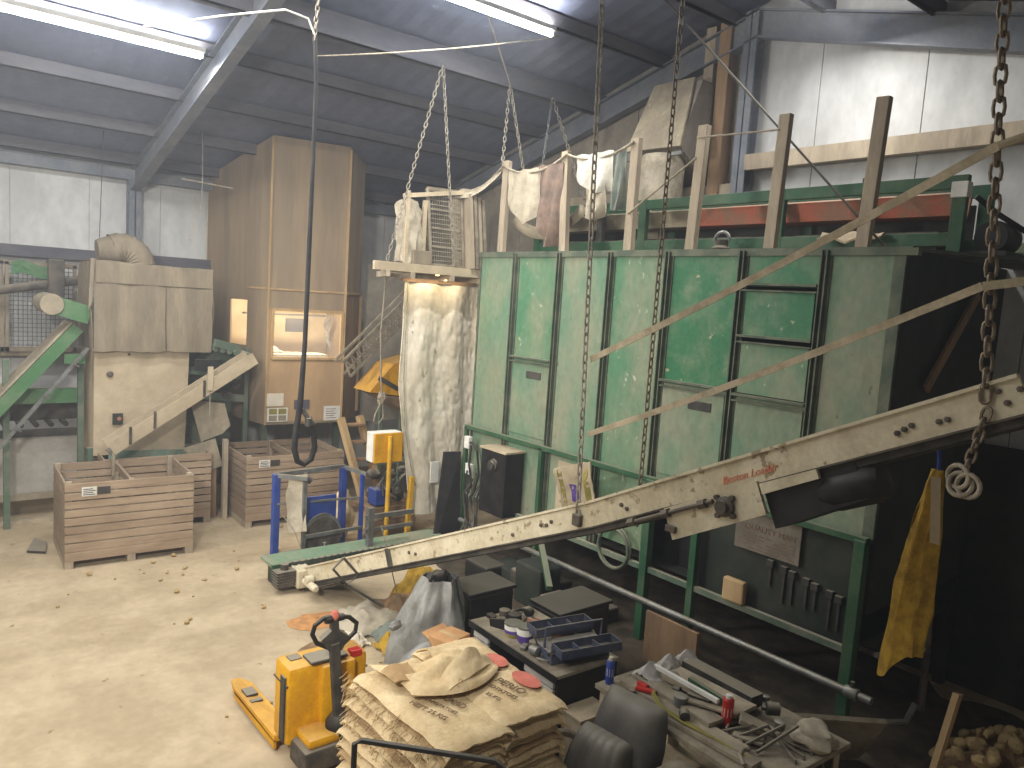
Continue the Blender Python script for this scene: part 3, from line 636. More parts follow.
# ------------------------------------------------------------------ suspended platform and its load
t = thing('hanging_platform', 'dusty timber platform hung on chains beyond the green hopper', 'platform', (5.95, 9.6, 4.1))
part(MB().bb(5.02, 6.9, 9.22, 9.27, 4.10, 4.22, .004), 'front_beam', m_dustboard, t)
part(MB().prism([(5.06, 9.28, 4.15), (6.9, 9.28, 4.15), (6.9, 10.1, 4.15), (5.66, 10.1, 4.15)], (0, 0, .04)), 'deck', m_wood, t)
part(MB().bb(5.64, 6.9, 10.1, 10.15, 4.10, 4.22), 'rear_beam', m_dustboard, t)
for x in (5.22, 5.62, 6.28, 6.8): part(MB().bar((x, 9.2, 4.06), (x+.35*(x < 5.5), 10.1, 4.06), .06, .08), 'cross_bearer', m_wood, t)
b = MB().bb(5.55, 5.6, 9.34, 9.38, 4.22, 5.22).bb(5.82, 5.88, 9.34, 9.38, 4.19, 5.12); b.bar((5.5, 9.36, 5.14), (6.75, 9.36, 5.36), .05, .06)
part(b, 'side_rail', m_dustboard, t)
G2 = 'chains hanging from the roof'
zt = roofz(9.1)-.3
chain((5.22, 9.24, 4.24), (5.82, 9.05, zt), m_chain, 'chain slanting down to the outer corner of the hanging platform', .072, .0072, .019, G2)
chain((6.28, 9.2, 4.24), (5.83, 9.05, zt), m_chain, 'chain passing in front of the wire tray stack on the platform', .072, .0072, .019, G2)
chain((6.78, 8.85, 5.7), (6.98, 9.05, zt), m_chain, 'short chain meeting the first timber post from the roof', .072, .0072, .019, G2)
chain((7.45, 9.0, 5.2), (6.99, 9.05, zt), m_chain, 'chain slanting behind the pale grey hung cloth', .072, .0072, .019, G2)
chain((7.5, 8.9, 5.1), (7.8, 9.05, zt), m_galv, 'straight thin hanger behind the brown striped cloth', .072, .006, .016, G2)
chain((8.3, 8.6, 5.2), (7.81, 9.05, zt), m_chain, 'chain slanting down behind the second timber post', .072, .0072, .019, G2)
t = thing('wire_tray', 'stack of dusty wire mesh trays standing on the hanging platform', 'tray', (6.4, 9.5, 4.22))
def meshpanel(x0, x1, y, z0, z1, nx, nz_, lean, b):
    for i in range(nx+1): x = x0+(x1-x0)*i/nx; b.bar((x, y, z0), (x-lean, y+.04, z1), .008, .008)
    for j in range(nz_+1): z = z0+(z1-z0)*j/nz_; f_ = j/nz_; b.bar((x0-lean*f_, y+.04*f_, z), (x1-lean*f_, y+.04*f_, z), .012 if j % 4 else .03, .012 if j % 4 else .03)
b = MB(); meshpanel(6.02, 6.52, 9.36, 4.24, 5.28, 13, 16, .08, b); part(b, 'mesh', m_meshm, t)
b = MB(); b.bar((5.99, 9.36, 4.22), (5.90, 9.4, 5.30), .04, .04); b.bar((6.56, 9.36, 4.22), (6.47, 9.4, 5.32), .04, .04); b.bar((5.9, 9.4, 5.3), (6.47, 9.4, 5.32), .04, .04); b.bar((6.0, 9.36, 4.24), (6.56, 9.36, 4.24), .04, .04); part(b, 'frame', m_dustcrate, t)
for i in range(4):
    x = 6.62+.075*i; single(MB().bar((x, 9.42, 4.22), (x-.09, 9.46, 5.28-.02*i), .045, .5, (0, 1, 0)), 'stacked_tray', m_dustcrate if i % 2 else m_wood, 'edge of a tray stacked upright beside the wire trays', 'tray', 'trays stacked upright on the platform')
def bundle(u, v): return (5.45+.5*u+.06*nz(u*6, v*5), 9.45-.12*math.sin(PI*u)+.05*nz(u*7, v*4, 2), 4.24+.82*v*(1-.45*u+.25*math.sin(3*u)) + .05*nz(u*8, v*8, 5))
single(MB().sheet(bundle, 16, 12, .03), 'folded_tarpaulin', m_cloth, 'slumped bundle of dusty sheeting on the outer end of the platform', 'tarpaulin', smooth=True)
single(MB().bb(5.66, 5.98, 9.3, 9.36, 4.22, 4.42, .01), 'broom_head', m_hess, 'dusty broom head resting on the platform beam', 'broom')
single(MB().sheet(lambda u, v: (6.45+.32*u+.02*math.sin(v*5), 9.40-.58*u, 5.36+.30*u-.10*math.sin(PI*u)-.14*v*(1-.5*u)+.02*nz(u*5, v*4)), 14, 5, .012), 'draped_sheet', m_cloth, 'dusty sheet draped from the wire trays to the first timber post', 'sheet', smooth=True)
# white plastic curtain under it
def curt(u, v):
    x = 5.6+1.3*u + (.28*(v-.45)/.55*(1-u) if v > .45 else 0); w = .03*math.sin(u*15+.8*math.sin(v*3)) + .03*nz(u*7, v*4) + .016*nz(u*14, v*12, 9) + .032*abs(nz(u*16, v*30, 4))*(.3+u)
    return (x*1.012, 9.5 + w, 3.97-3.45*v)
t = thing('plastic_curtain', 'tall crumpled white plastic curtain hanging beside the hopper end', 'curtain', (6.2, 9.5, .5))
part(MB().sheet(curt, 60, 90, .01), 'sheet', m_curt, t, smooth=True)
part(MB().bar((5.62, 9.5, 4.0), (6.9, 9.5, 4.0), .06, .05), 'header_batten', m_oldwood, t)
single(MB().bb(6.2, 6.34, 9.38, 9.40, 1.02, 1.34), 'wall_notice', m_paper, 'small blank white plate fixed low on the plastic curtain', 'sign')
single(MB().prism([(6.30, 9.2, 1.52), (6.56, 9.14, 1.52), (6.54, 9.02, .0), (6.05, 9.02, .0)], (0, .03, 0)), 'rubber_sheet', m_rubber, 'black rubber sheet leaning at the foot of the plastic curtain', 'sheet')
single(MB().tube([(5.68, 9.44, 3.98), (5.68, 9.42, 2.6), (5.72, 9.40, 1.9), (5.86, 9.40, 1.3), (5.96, 9.40, 1.0)], .01, 6), 'curtain_cord', m_rope, 'thin pale cord down the outer edge of the plastic curtain', 'cord')
b = MB().lathe([(.02, 0), (.03, .02), (.03, .06), (.0, .07)], (6.1, 9.33, 4.15), (0, 0, -1)); t = single(b, 'bulkhead_lamp', m_bulb, 'small lamp glowing under the platform at the top of the plastic curtain', 'lamp', smooth=True)

# ------------------------------------------------------------------ cables and cords under the roof
t = thing('hose_loop', 'thick black hose hanging from the roof and looping up at its end', 'hose', (3.6, 8, 1.8))
pts = [(3.53, 8, 6.45), (3.56, 8, 6.0), (3.56, 8, 5.2), (3.55, 8, 4.2), (3.54, 8, 3.2), (3.51, 8, 2.5), (3.47, 8, 2.2), (3.46, 8, 2.0), (3.5, 8, 1.86), (3.58, 8, 1.82), (3.66, 8, 1.87), (3.70, 8, 2.0), (3.68, 8, 2.2), (3.62, 8, 2.35)]
part(MB().tube(pts, [.022]*3 + [.026]*2 + [.034]*9, 10), 'hose', m_rubber, t, smooth=True)
part(MB().tube([(3.54, 8, 2.45), (3.6, 7.97, 2.34), (3.67, 7.96, 2.28)], .03, 8).lathe([(.04, 0), (.04, .09), (.02, .1)], (3.6, 7.97, 2.26)), 'coupling', m_dsteel, t, smooth=True)
part(MB().link_chain((3.52, 8, 6.4), (3.60, 8.0, roofz(8)-.05), .06, .007, .02), 'hanger_chain', m_chain, t, smooth=True)
part(MB().tube([(1.9, 8.2, 6.15), (2.6, 8.1, 6.42), (3.2, 8, 6.62), (3.45, 8, 6.6), (3.53, 8, 6.45)], .011, 8), 'white_flex', m_paper, t, 'white flex', True)
single(MB().tube(sag((3.62, 8.2, 6.3), (7.5, 8.2, 7.55), .05), .008, 5), 'overhead_cord', m_rope, 'thin cord strung under the roof from the hose to the far purlin', 'cord')
single(MB().tube([(6.9, 6.4, 7.55), (6.9, 3.3, 4.46)], .012, 6), 'stay_cable', m_dsteel, 'taut diagonal stay cable from the roof to the hopper corner', 'cable')
single(MB().tube([(5.6, 7.9, 7.4), (6.98, 9.02, 6.85)], .01, 5), 'overhead_cord', m_rope, 'pale cord slanting down to the chain hook beside the lamp', 'cord')
single(MB().tube([(2.6, 13.6, 6.02), (2.55, 13.6, 4.3)], .006, 5), 'hanging_string', m_dsteel, 'thin dark string hanging by the fat duct elbow', 'string')
single(MB().tube([(3.9, 13.0, 6.18), (3.92, 13.0, 5.4), (3.9, 13.0, 4.9)], .008, 5).bar((3.6, 13.0, 5.38), (4.4, 13.0, 5.34), .02, .02), 'hanging_rod', m_rope, 'thin rod hung by a string under the dim roof', 'rod')
# ------------------------------------------------------------------ potato boxes
def crate(label, loc, rz, Wd=1.56, D=1.25, H=1.14, group='slatted potato boxes', lab=True, names=True):
    t = thing('potato_box', label, 'box', (0, 0, 0), group); r_ = random.Random(int(loc[0]*100))
    def boards(y, side):
        b = MB(); z = .10
        for i, hh in enumerate((.125, .125, .115, .11, .11, .11, .11, .11, .125)):
            g = .006 if i in (0,) else .019; j = r_.uniform(-.004, .004)
            if side == 'x': b.bb(.0, Wd, y-.012+j, y+.012+j, z, z+hh-g, .003)
            else: b.bb(y-.012+j, y+.012+j, .015, D-.015, z, z+hh-g, .003)
            z += hh
        return b
    for y in (0, D): part(boards(y, 'x'), 'side_boards', m_woodx, t)
    for x in (.012, Wd-.012): part(boards(x, 'y'), 'end_boards', m_woody, t)
    for x in (.05, Wd-.05):
        for y in (.045, D-.045): part(MB().bb(x-.035, x+.035, y-.03, y+.03, 0, H+.004, .004), 'corner_post', m_wood, t)
    part(MB().bb(Wd/2-.03, Wd/2+.03, .02, .06, .1, H-.01).bb(Wd/2-.03, Wd/2+.03, D-.06, D-.02, .1, H-.01), 'mid_post', m_wood, t)
    part(MB().bb(Wd/2-.02, Wd/2+.02, .05, D-.05, H-.13, H-.03), 'cross_tie', m_woody, t)
    b = MB()
    for x in (0, Wd/2-.05, Wd-.10): b.bb(x, x+.10, -.01, D+.01, 0, .10)
    part(b, 'skids', m_wood, t)
    b = MB()
    for i in range(11): b.bb(.03, Wd-.03, .03+i*(D-.06)/11, .03+(i+.9)*(D-.06)/11, .10, .122)
    b.bb(.1, Wd-.1, .2, .26, 0, .02).bb(.1, Wd-.1, D-.1, D-.04, 0, .02); part(b, 'base_boards', m_woodx, t)
    if lab:
        p = part(MB().bb(.19, .36, -.018, -.013, H-.19, H-.07), 'paper_label', m_paper, t)
        b = MB()
        for k in range(4): b.bb(.205, .205+.14*(1-.2*(k % 2)), -.0195, -.018, H-.175+.024*k, H-.165+.024*k)
        part(b, 'label_print', m_print, p)
        part(MB().bb(.37, .52, -.0165, -.0125, H-.18, H-.08), 'stencil_patch', m_dsteel, t, 'dark painted patch')
    t.location = loc; t.rotation_euler = (0, 0, rz); return t
crate('slatted wooden potato box under the sloping chute, nearest on the open floor', (1.66, 10.86, 0), math.radians(-2.5))
crate('slatted wooden potato box standing below the plywood cabin', (4.23, 11.55, 0), math.radians(-1.5), 1.62)
crate('half hidden potato box behind the one under the chute', (2.35, 12.16, 0), math.radians(-2), 1.52, 1.2, .98, lab=False)
b = MB()
b.sheet(lambda u, v: (2.9+.95*u, 12.2+1.0*v, .86+.10*math.sin(PI*u)*math.sin(PI*v)+.02*nz(u*5, v*5)), 12, 12, .02)
single(b, 'black_netting', m_black, 'black netting piled in the half hidden potato box', 'netting')
single(MB().prism([(1.35, 11.75, .01), (1.55, 11.6, .01), (1.62, 12.0, .02), (1.5, 12.25, .02)], (0, 0, .03)), 'floor_scrap', m_dsteel, 'dark scrap lying by the near corner of the open potato box', 'scrap')

# ------------------------------------------------------------------ grading machine under hessian
t = thing('grading_machine', 'tall pale grading machine cabinet draped with hessian sacking', 'machine', (3.05, 13.1, 0))
part(MB().prism([(2.31, 12.66, 1.08), (3.62, 12.66, 1.08), (3.66, 12.62, 2.78), (2.31, 12.62, 2.78)], (0, 1.0, 0)), 'cabinet', m_dustboard, t)
def cover(face):
    def f(u, v):
        z = 3.98-1.31*v; w = .02*nz(u*5, v*3)+.012*math.sin(u*19)*v+.02*math.sin(PI*v)
        zz_ = z - (.0 if v < 1 else .03*nz(u*9, 3)) + .03*(1-v)*(.5-u)
        if face == 0: return (2.28+1.68*u, 12.52-w-.05*v*0, zz_)
        if face == 1: return (2.28-w, 12.52+1.05*u, zz_)
        return (3.96+w, 12.52+1.05*u, zz_)
    return f
b = MB()
for k in range(3): b.sheet(cover(k), 30, 16, .012)
b.sheet(lambda u, v: (2.28+1.68*u, 12.52+1.05*v, 4.0-.03*u+.02*nz(u*4, v*4)), 16, 10, .012)
cvr = part(b, 'hessian_cover', m_hess, t, 'brown hessian cover', smooth=True)
part(MB().sheet(lambda u, v: (2.30+1.65*u, 12.485-.01*nz(u*9, 1), 3.94-.26*v), 20, 3, .008), 'folded_band', m_hess, cvr, smooth=True)
part(MB().tube([(3.26, 12.49, 3.75), (3.26, 12.485, 3.2), (3.27, 12.48, 2.7)], .006, 5), 'seam', m_grime, cvr)
part(MB().sheet(lambda u, v: (2.24-.03*v+.05*u, 12.50-.02*u-.28*v*0+.35*u*0, 4.02-.75*v+.12*u*v), 4, 8, .02), 'loose_flap', m_hess, cvr)
p = part(MB().bb(2.56, 2.7, 12.605, 12.625, 1.55, 1.72), 'warning_label', m_dpanel, t, 'dark label with red mark')
part(MB().lathe([(.03, 0), (.03, .004)], (2.65, 12.604, 1.64), (0, -1, 0)), 'red_mark', m_red, p)
part(MB().lathe([(.045, 0), (.045, .02), (.02, .03)], (2.52, 12.625, 2.32), (0, -1, 0)).lathe([(.02, 0), (.02, .02)], (2.78, 12.625, 2.62), (0, -1, 0)), 'port', m_grime, t)
part(MB().sheet(lambda u, v: (2.5+1.3*u, 12.58-.05*math.sin(u*14)*v, 1.16-.16*v-.06*u*(1-v)), 20, 6, .01), 'skirt', m_teal, t, 'pale teal plastic skirt', True)
for x, y in ((2.27, 12.7), (3.97, 12.7), (2.27, 13.6), (3.97, 13.6)): part(MB().bb(x-.035, x+.035, y-.04, y+.04, 0, 1.2), 'leg', m_gdark, t)
part(MB().bb(2.27, 3.97, 12.67, 12.73, 1.10, 1.16).bb(2.27, 3.97, 13.57, 13.63, 1.10, 1.16), 'carrier', m_gdark, t)
# right-hand side frame: green rails, shaded plates
t2 = thing('side_conveyor', 'dusty green roller conveyor between the grading machine and plywood cabin', 'conveyor', (4.2, 12.9, 0))
for (z, y, x0, x1) in ((2.83, 12.5, 4.0, 4.45), (2.62, 12.7, 4.0, 4.75), (2.35, 12.9, 3.68, 4.6), (1.95, 12.9, 3.7, 4.7)):
    part(MB().bar((x0, y, z), (x1, y+.1, z-.12), .09, .12), 'rail', m_gdark, t2)
b = MB()
for i in range(6): b.tube([(4.03+.11*i, 12.5, 2.72-.02*i), (3.85+.14*i, 13.3, 2.78-.02*i)], .045, 8)
part(b, 'rollers', m_gdark, t2, smooth=True)
for x in (4.05, 4.7): part(MB().bb(x-.035, x+.035, 12.95, 13.02, 0, 2.7), 'leg', m_gdark, t2)
part(MB().bb(3.7, 4.05, 12.42, 12.5, 2.38, 2.56), 'dark_gap_plate', m_black, t2)
part(MB().bb(3.72, 4.55, 13.25, 13.3, 1.0, 2.6), 'back_plate', m_gdark, t2)
for i in range(3): part(MB().lathe([(.07, 0), (.07, .05), (.03, .06)], (4.1+.14*i, 12.6, 2.12-.16*(i % 2)), (0, -1, 0), 12), 'pulley', m_grime, t2, smooth=True)
single(MB().prism([(3.62, 12.42, 1.92), (4.14, 12.36, 1.86), (4.22, 12.3, 1.5), (4.1, 12.3, 1.38), (3.78, 12.34, 1.26)], (.0, .02, 0)), 'deflector_sheet', m_hood, 'bent pale sheet hanging below the sloping chute', 'sheet')
single(MB().prism([(3.5, 12.36, 1.16), (4.0, 12.34, 1.3), (4.12, 12.32, .85), (3.9, 12.32, .78)], (.0, .02, 0)), 'deflector_sheet', m_hood, 'lower pale flap above the black netting', 'sheet')
single(MB().bar((4.12, 12.2, 0), (4.12, 12.22, 1.3), .09, .07, (1, 0, 0)), 'timber_prop', m_wood, 'upright timber prop between the two potato boxes', 'prop')
single(MB().bar((3.98, 12.35, 0), (3.98, 12.37, 1.05), .05, .10, (1, 0, 0)), 'timber_prop', m_oldwood, 'shorter brown prop beside the upright one', 'prop')
# sloping chute into the box
t = thing('sloping_chute', 'pale sloping chute running from the cabin down into the nearest potato box', 'chute', (3.5, 12.1, 1.2))
A, B_ = V((2.42, 12.0, 1.30)), V((4.52, 12.1, 2.62)); dd = (B_-A).normalized(); uu = V((0, 0, 1)) - dd*dd.z; uu.normalize()
part(MB().bar(A, B_, .02, .20, uu), 'side_board', m_dustboard, t)
part(MB().bar(A + V((0, .34, 0)), B_ + V((0, .34, 0)), .02, .20, uu), 'side_board', m_dustboard, t)
part(MB().bar(A + V((0, .17, -.08)), B_ + V((0, .17, -.08)), .34, .02, uu), 'bed', m_belt, t)
for f_ in (.12, .28, .62): part(MB().bar(A + (B_-A)*f_ + V((0, -.02, -.1)), A + (B_-A)*f_ + V((0, -.02, .16)), .035, .02), 'clamp', m_grime, t)
part(MB().bar(A + (B_-A)*.66 + V((0, -.03, -.05)), A + (B_-A)*.66 + V((0, -.03, .32)), .08, .02, (0, 1, 0)), 'hanger_plate', m_dustboard, t)
part(MB().tube([A + (B_-A)*.66 + V((0, -.03, -.05)), A + (B_-A)*.66 + V((0, -.03, -.5))], .007, 5), 'wire', m_rope, t)
part(MB().bb(2.43, 2.47, 11.98, 12.02, .9, 1.25), 'outlet_strip', m_hood, t)
# duct elbow on the machine
def elbow():
    P = [V((2.46, 13.3, 4.16))] + arc(V((2.80, 13.3, 3.96)), (0, 0, 1), (1, 0, 0), .26, -.55, PI*.5, 16)
    return MB().tube(P + [(3.07, 13.3, 3.9)], [.16]+[.225+.014*(i % 2) for i in range(17)]+[.24], 18)
single(elbow(), 'duct_elbow', m_hess, 'fat dusty flexible duct elbow on top of the grading machine', 'duct', smooth=True)
# green elevator at the far left
t = thing('green_elevator', 'steep green elevator conveyor rising to the draped grading machine', 'elevator', (1.4, 12.8, 0))
A, B_ = V((.6, 12.75, 1.18)), V((2.12, 12.75, 3.0)); dd = (B_-A).normalized(); uu = (V((0, 0, 1)) - dd*dd.z).normalized()
part(MB().bar(A, B_, .05, .17, uu), 'side_frame', m_gmach, t)
part(MB().bar(A + uu*.11 + V((0, .27, 0)), B_ + uu*.11 + V((0, .27, 0)), .56, .03, uu), 'cover_board', m_hood, t)
part(MB().bar(A + V((0, .6, 0)), B_ + V((0, .6, 0)), .05, .17, uu), 'side_frame', m_gmach, t)
part(MB().bar(A + V((0, .3, .02)), B_ + V((0, .3, .02)), .55, .03, uu), 'belt', m_belt, t)
part(MB().bar((.7, 12.6, .75), (2.22, 12.6, 2.71), .05, .05), 'stay_bar', m_galv, t)
part(MB().bar((1.72, 12.62, 3.34), (2.25, 12.62, 3.19), .06, .26), 'head_frame', m_gmach, t)
part(MB().tube([(1.76, 12.55, 3.33), (1.76, 13.3, 3.33)], .15, 14), 'head_roller', m_hood, t, smooth=True)
part(MB().bb(1.95, 2.22, 12.8, 12.9, 2.46, 2.60), 'cross_member', m_gmach, t)
part(MB().bb(1.35, 2.22, 13.05, 13.12, 1.84, 2.06), 'cross_member', m_gmach, t)
for x in (1.25, 2.2): part(MB().bb(x-.04, x+.04, 12.98, 13.06, 0, 2.5), 'leg', m_gdark, t)
for i in range(4): part(MB().bar((.95+.36*i, 12.57, 1.1+.46*i), (1.03+.36*i, 12.57, 1.06+.46*i), .03, .02), 'bracket', m_galv, t)
# pipe, dark shield, mesh guard, base panel
single(MB().tube([(XL+.1, 13.9, 3.42), (1.2, 13.9, 3.45), (2.35, 13.9, 3.68)], .07, 12), 'conveyor_tube', m_grime, 'dusty tube running level in front of the mesh guard', 'tube', smooth=True)
single(MB().bb(1.86, 2.08, 13.6, 13.72, 3.36, 3.98, .02).bb(1.94, 2.0, 13.66, 14.46, 3.9, 3.96), 'guard_shield', m_grime, 'brown shield beside the head of the green elevator', 'shield')
t = thing('mesh_guard', 'square mesh guard panels in front of the pale far wall', 'guard', (.8, 14.3, 2.5))
for x0, x1 in ((.2, 1.3), (1.42, 2.3)):
    b = MB()
    n = int((x1-x0)/.062)
    for i in range(n+1): x = x0+(x1-x0)*i/n; b.bb(x-.005, x+.005, 14.29, 14.30, 2.58, 3.86)
    for j in range(19): z = 2.6+.07*j; b.bb(x0, x1, 14.285, 14.295, z-.005, z+.005)
    part(b, 'mesh', m_pale, t)
    part(MB().bb(x0-.05, x0, 14.27, 14.31, 2.5, 3.9).bb(x1, x1+.05, 14.27, 14.31, 2.5, 3.9).bb(x0-.05, x1+.05, 14.27, 14.31, 2.5, 2.57).bb(x0-.05, x1+.05, 14.27, 14.31, 3.86, 3.92), 'frame', m_hess, t)
part(MB().bb(.2, 1.32, 14.22, 14.27, 3.5, 3.86), 'cover_plate', m_lining, t)
single(MB().sheet(lambda u, v: (1.45+.72*u, 14.25-.02*nz(u*6, v*4), 3.90-.2*v+.04*math.sin(u*8)), 12, 4, .01), 'green_sheet', m_gmach, 'crumpled bright green sheet tucked above the mesh guard', 'sheet')
t = thing('floor_conveyor', 'low grey sided conveyor standing behind the open potato box', 'conveyor', (.9, 13.7, 0))
part(MB().bb(-.6, 2.4, 13.55, 13.6, .38, 1.26), 'side_panel', m_grey, t)
part(MB().bb(-.6, 2.4, 13.5, 13.62, 1.26, 1.36), 'top_rail', m_dsteel, t)
part(MB().bb(-.6, 2.4, 13.5, 13.62, .28, .38), 'bottom_rail', m_hood, t)
for x in (-.4, .9, 2.2): part(MB().bb(x-.04, x+.04, 13.54, 13.6, 0, .3), 'foot', m_dsteel, t)
b = MB()
for i in range(14): b.tube([(-.5+.2*i, 13.62, 1.42), (-.5+.2*i, 14.1, 1.42)], .04, 8)
part(b, 'rollers', m_grime, t, smooth=True)
part(MB().bb(-.6, 2.4, 13.62, 13.66, 1.5, 1.9), 'wire_back', m_grime, t)
single(MB().bar((.2, 13.3, .02), (2.2, 13.2, .02), .12, .05), 'floor_timber', m_wood, 'long timber lying on the floor by the low grey conveyor', 'timber')

# ------------------------------------------------------------------ plywood cabin
FL, FR, CR = V((4.88, 12.52, 0)), V((6.22, 12.43, 0)), V((6.8, 12.98, 0))
ZB, ZT = 1.44, None
t = thing('picking_cabin', 'tall plywood cabin on legs with a lit window', 'cabin', (5.8, 13.4, 0))
def wallp(p, q, z0, z1, th=.03):
    n = V((0, 0, 1)).cross((q-p).normalized())*th
    tp = lambda a: roofz(a.y)-.06 if z1 is None else z1
    return [V((a.x, a.y, z)) for a, z in ((p, z0), (q, z0), (q, tp(q)), (p, tp(p)))], n
def wp(p, q, z0, z1, m, name='wall_panel', lab=None):
    poly, n = wallp(p, q, z0, z1); return part(MB().prism(poly, n), name, m, t, lab)
def L_(p, q, f): return p + (q-p)*f
wz0, wz1 = 2.58, 3.40; f0, f1 = .05, .965
wp(FL, FR, ZB, wz0, m_ply, 'front_panel'); wp(FL, L_(FL, FR, f0), wz0, wz1, m_ply, 'front_panel'); wp(L_(FL, FR, f1), FR, wz0, wz1, m_ply, 'front_panel')
wp(FL, FR, wz1, ZT, m_plydark, 'front_panel')
wp(FR, CR, ZB, 3.72, m_oldwood, 'chamfer_panel', 'brown lower corner panel'); wp(FR, CR, 3.72, ZT, m_plydark, 'chamfer_panel')
BL = V((4.5, 14.62, 0)); BR = V((6.95, 14.62, 0)); S1 = V((4.76, 13.18, 0)); S2 = V((4.66, 13.72, 0))
wp(BL, S2, ZB, ZT, m_plydark, 'side_panel'); wp(S1, FL, ZB, ZT, m_plydark, 'side_panel')
wp(S2, S1, ZB, 2.74, m_plydark, 'side_panel'); wp(S2, S1, 3.52, ZT, m_plydark, 'side_panel')
wp(CR, BR, ZB, ZT, m_plydark, 'side_panel'); wp(BR, BL, ZB, ZT, m_int, 'back_panel')
part(MB().prism([FL + V((0, 0, ZB)), FR + V((0, 0, ZB)), CR + V((0, 0, ZB)), BR + V((0, 0, ZB)), BL + V((0, 0, ZB))], (0, 0, .05)), 'cabin_floor', m_int, t)
part(MB().prism([FL + V((0, .05, 4.3)), FR + V((0, .05, 4.3)), CR + V((-.05, 0, 4.3)), BR + V((-.05, -.05, 4.3)), BL + V((.05, -.05, 4.3))], (0, 0, .04)), 'cabin_ceiling', m_int, t)
fr = MB(); a, c = L_(FL, FR, f0), L_(FL, FR, f1)
for z in (wz0, wz1): fr.bar((a.x, a.y-.01, z), (c.x, c.y-.01, z), .05, .045)
for q in (a, c): fr.bar((q.x, q.y-.01, wz0), (q.x, q.y-.01, wz1), .05, .045, (1, 0, 0))
wf = part(fr, 'window_frame', m_newwood, t)
part(MB().prism([V((q.x, q.y+.005, z)) for q, z in ((a, wz0), (c, wz0), (c, wz1), (a, wz1))], (0, .004, 0)), 'window_pane', m_glass, wf)
part(MB().prism([V((S1.x, S1.y, 2.74)), V((S2.x, S2.y, 2.74)), V((S2.x, S2.y, 3.52)), V((S1.x, S1.y, 3.52))], (.004, 0, 0)), 'side_window_pane', m_glass, t)
part(MB().bb(4.98, 6.2, 13.0, 13.4, 2.55, 2.6), 'inner_bench', m_paper, t)
part(MB().bb(5.0, 6.7, 13.95, 14.1, 3.25, 3.28).bb(5.75, 6.1, 13.85, 13.9, 2.95, 3.2), 'inner_shelf', m_purlin, t)
part(MB().sheet(lambda u, v: (6.0+.12*u+.03*math.sin(v*9), 12.75+.05*nz(u*4, v*5), 3.38-.72*v*(.6+.4*u)), 5, 12, .01), 'inner_rag', m_clothw, t, smooth=True)
part(MB().sheet(lambda u, v: (5.05+.7*u, 13.2+.15*v, 2.62+.1*math.sin(u*6)*math.sin(v*3)+.04*nz(u*8, v*5)), 12, 6, .01), 'inner_papers', m_paper, t)
b = MB()
for p_, q_ in ((FL, FR), (S1, FL)): b.bar(p_ + V((0, -.01, 3.74)), q_ + V((0, -.01, 3.74)), .02, .03)
b.bar(FL + V((-.01, -.01, ZB)), FL + V((-.01, -.01, 6.2)), .03, .03, (1, 0, 0)); b.bar(FR + V((0, -.012, ZB)), FR + V((0, -.012, 6.2)), .03, .03, (1, 0, 0)); b.bar(CR + V((0, -.01, ZB+.1)), CR + V((0, -.01, 3.74)), .05, .05, (1, 0, 0)); b.bar(FR + V((0, -.02, 3.74)), CR + V((0, -.02, 3.74)), .04, .05)
part(b, 'edge_trim', m_newwood, t)
for x, y in ((5.0, 12.9), (6.4, 12.95), (4.8, 14.4), (6.6, 14.4)): part(MB().bb(x-.05, x+.05, y-.05, y+.05, 0, ZB), 'leg', m_gdark, t)
def fpt(f, z, o=.012): p = L_(FL, FR, f); return V((p.x, p.y-o, z))
def poster(f0_, f1_, z0, z1, m, name, lab):
    return single(MB().prism([fpt(f0_, z0), fpt(f1_, z0), fpt(f1_, z1), fpt(f0_, z1)], (0, -.006, 0)), name, m, lab, 'notice')
o = thing('safety_sticker', 'yellow green sticker of four panels on the lower cabin front', 'sticker', fpt(.13, 1.5))
part(MB().prism([fpt(.015, 1.49), fpt(.28, 1.49), fpt(.28, 1.73), fpt(.015, 1.73)], (0, -.004, 0)), 'backing', m_paper, o)
for i in range(2):
    for j in range(2): part(MB().prism([fpt(.04+.12*i, 1.505+.115*j, .017), fpt(.14+.12*i, 1.505+.115*j, .017), fpt(.14+.12*i, 1.60+.115*j, .017), fpt(.04+.12*i, 1.60+.115*j, .017)], (0, -.003, 0)), 'picture_panel', m_oliv if j else m_hood, o)
poster(.0, .22, 1.76, 1.98, m_curt, 'plastic_pocket', 'crinkled clear plastic pocket above the yellow green sticker')
poster(.36, .56, 1.70, 1.86, m_purlin, 'grey_card', 'small grey card on the cabin front behind the hose')
o = thing('printed_notice', 'white notice with lines of print at the cabin corner', 'notice', fpt(.85, 1.5))
part(MB().prism([fpt(.76, 1.48), fpt(.985, 1.48), fpt(.985, 1.74), fpt(.76, 1.74)], (0, -.004, 0)), 'sheet', m_paper, o)
b = MB()
for i in range(5): b.prism([fpt(.79, 1.52+.04*i, .0165), fpt(.93-.03*(i % 2), 1.52+.04*i, .0165), fpt(.93-.03*(i % 2), 1.532+.04*i, .0165), fpt(.79, 1.532+.04*i, .0165)], (0, -.001, 0))
part(b, 'print', m_fprint, o)

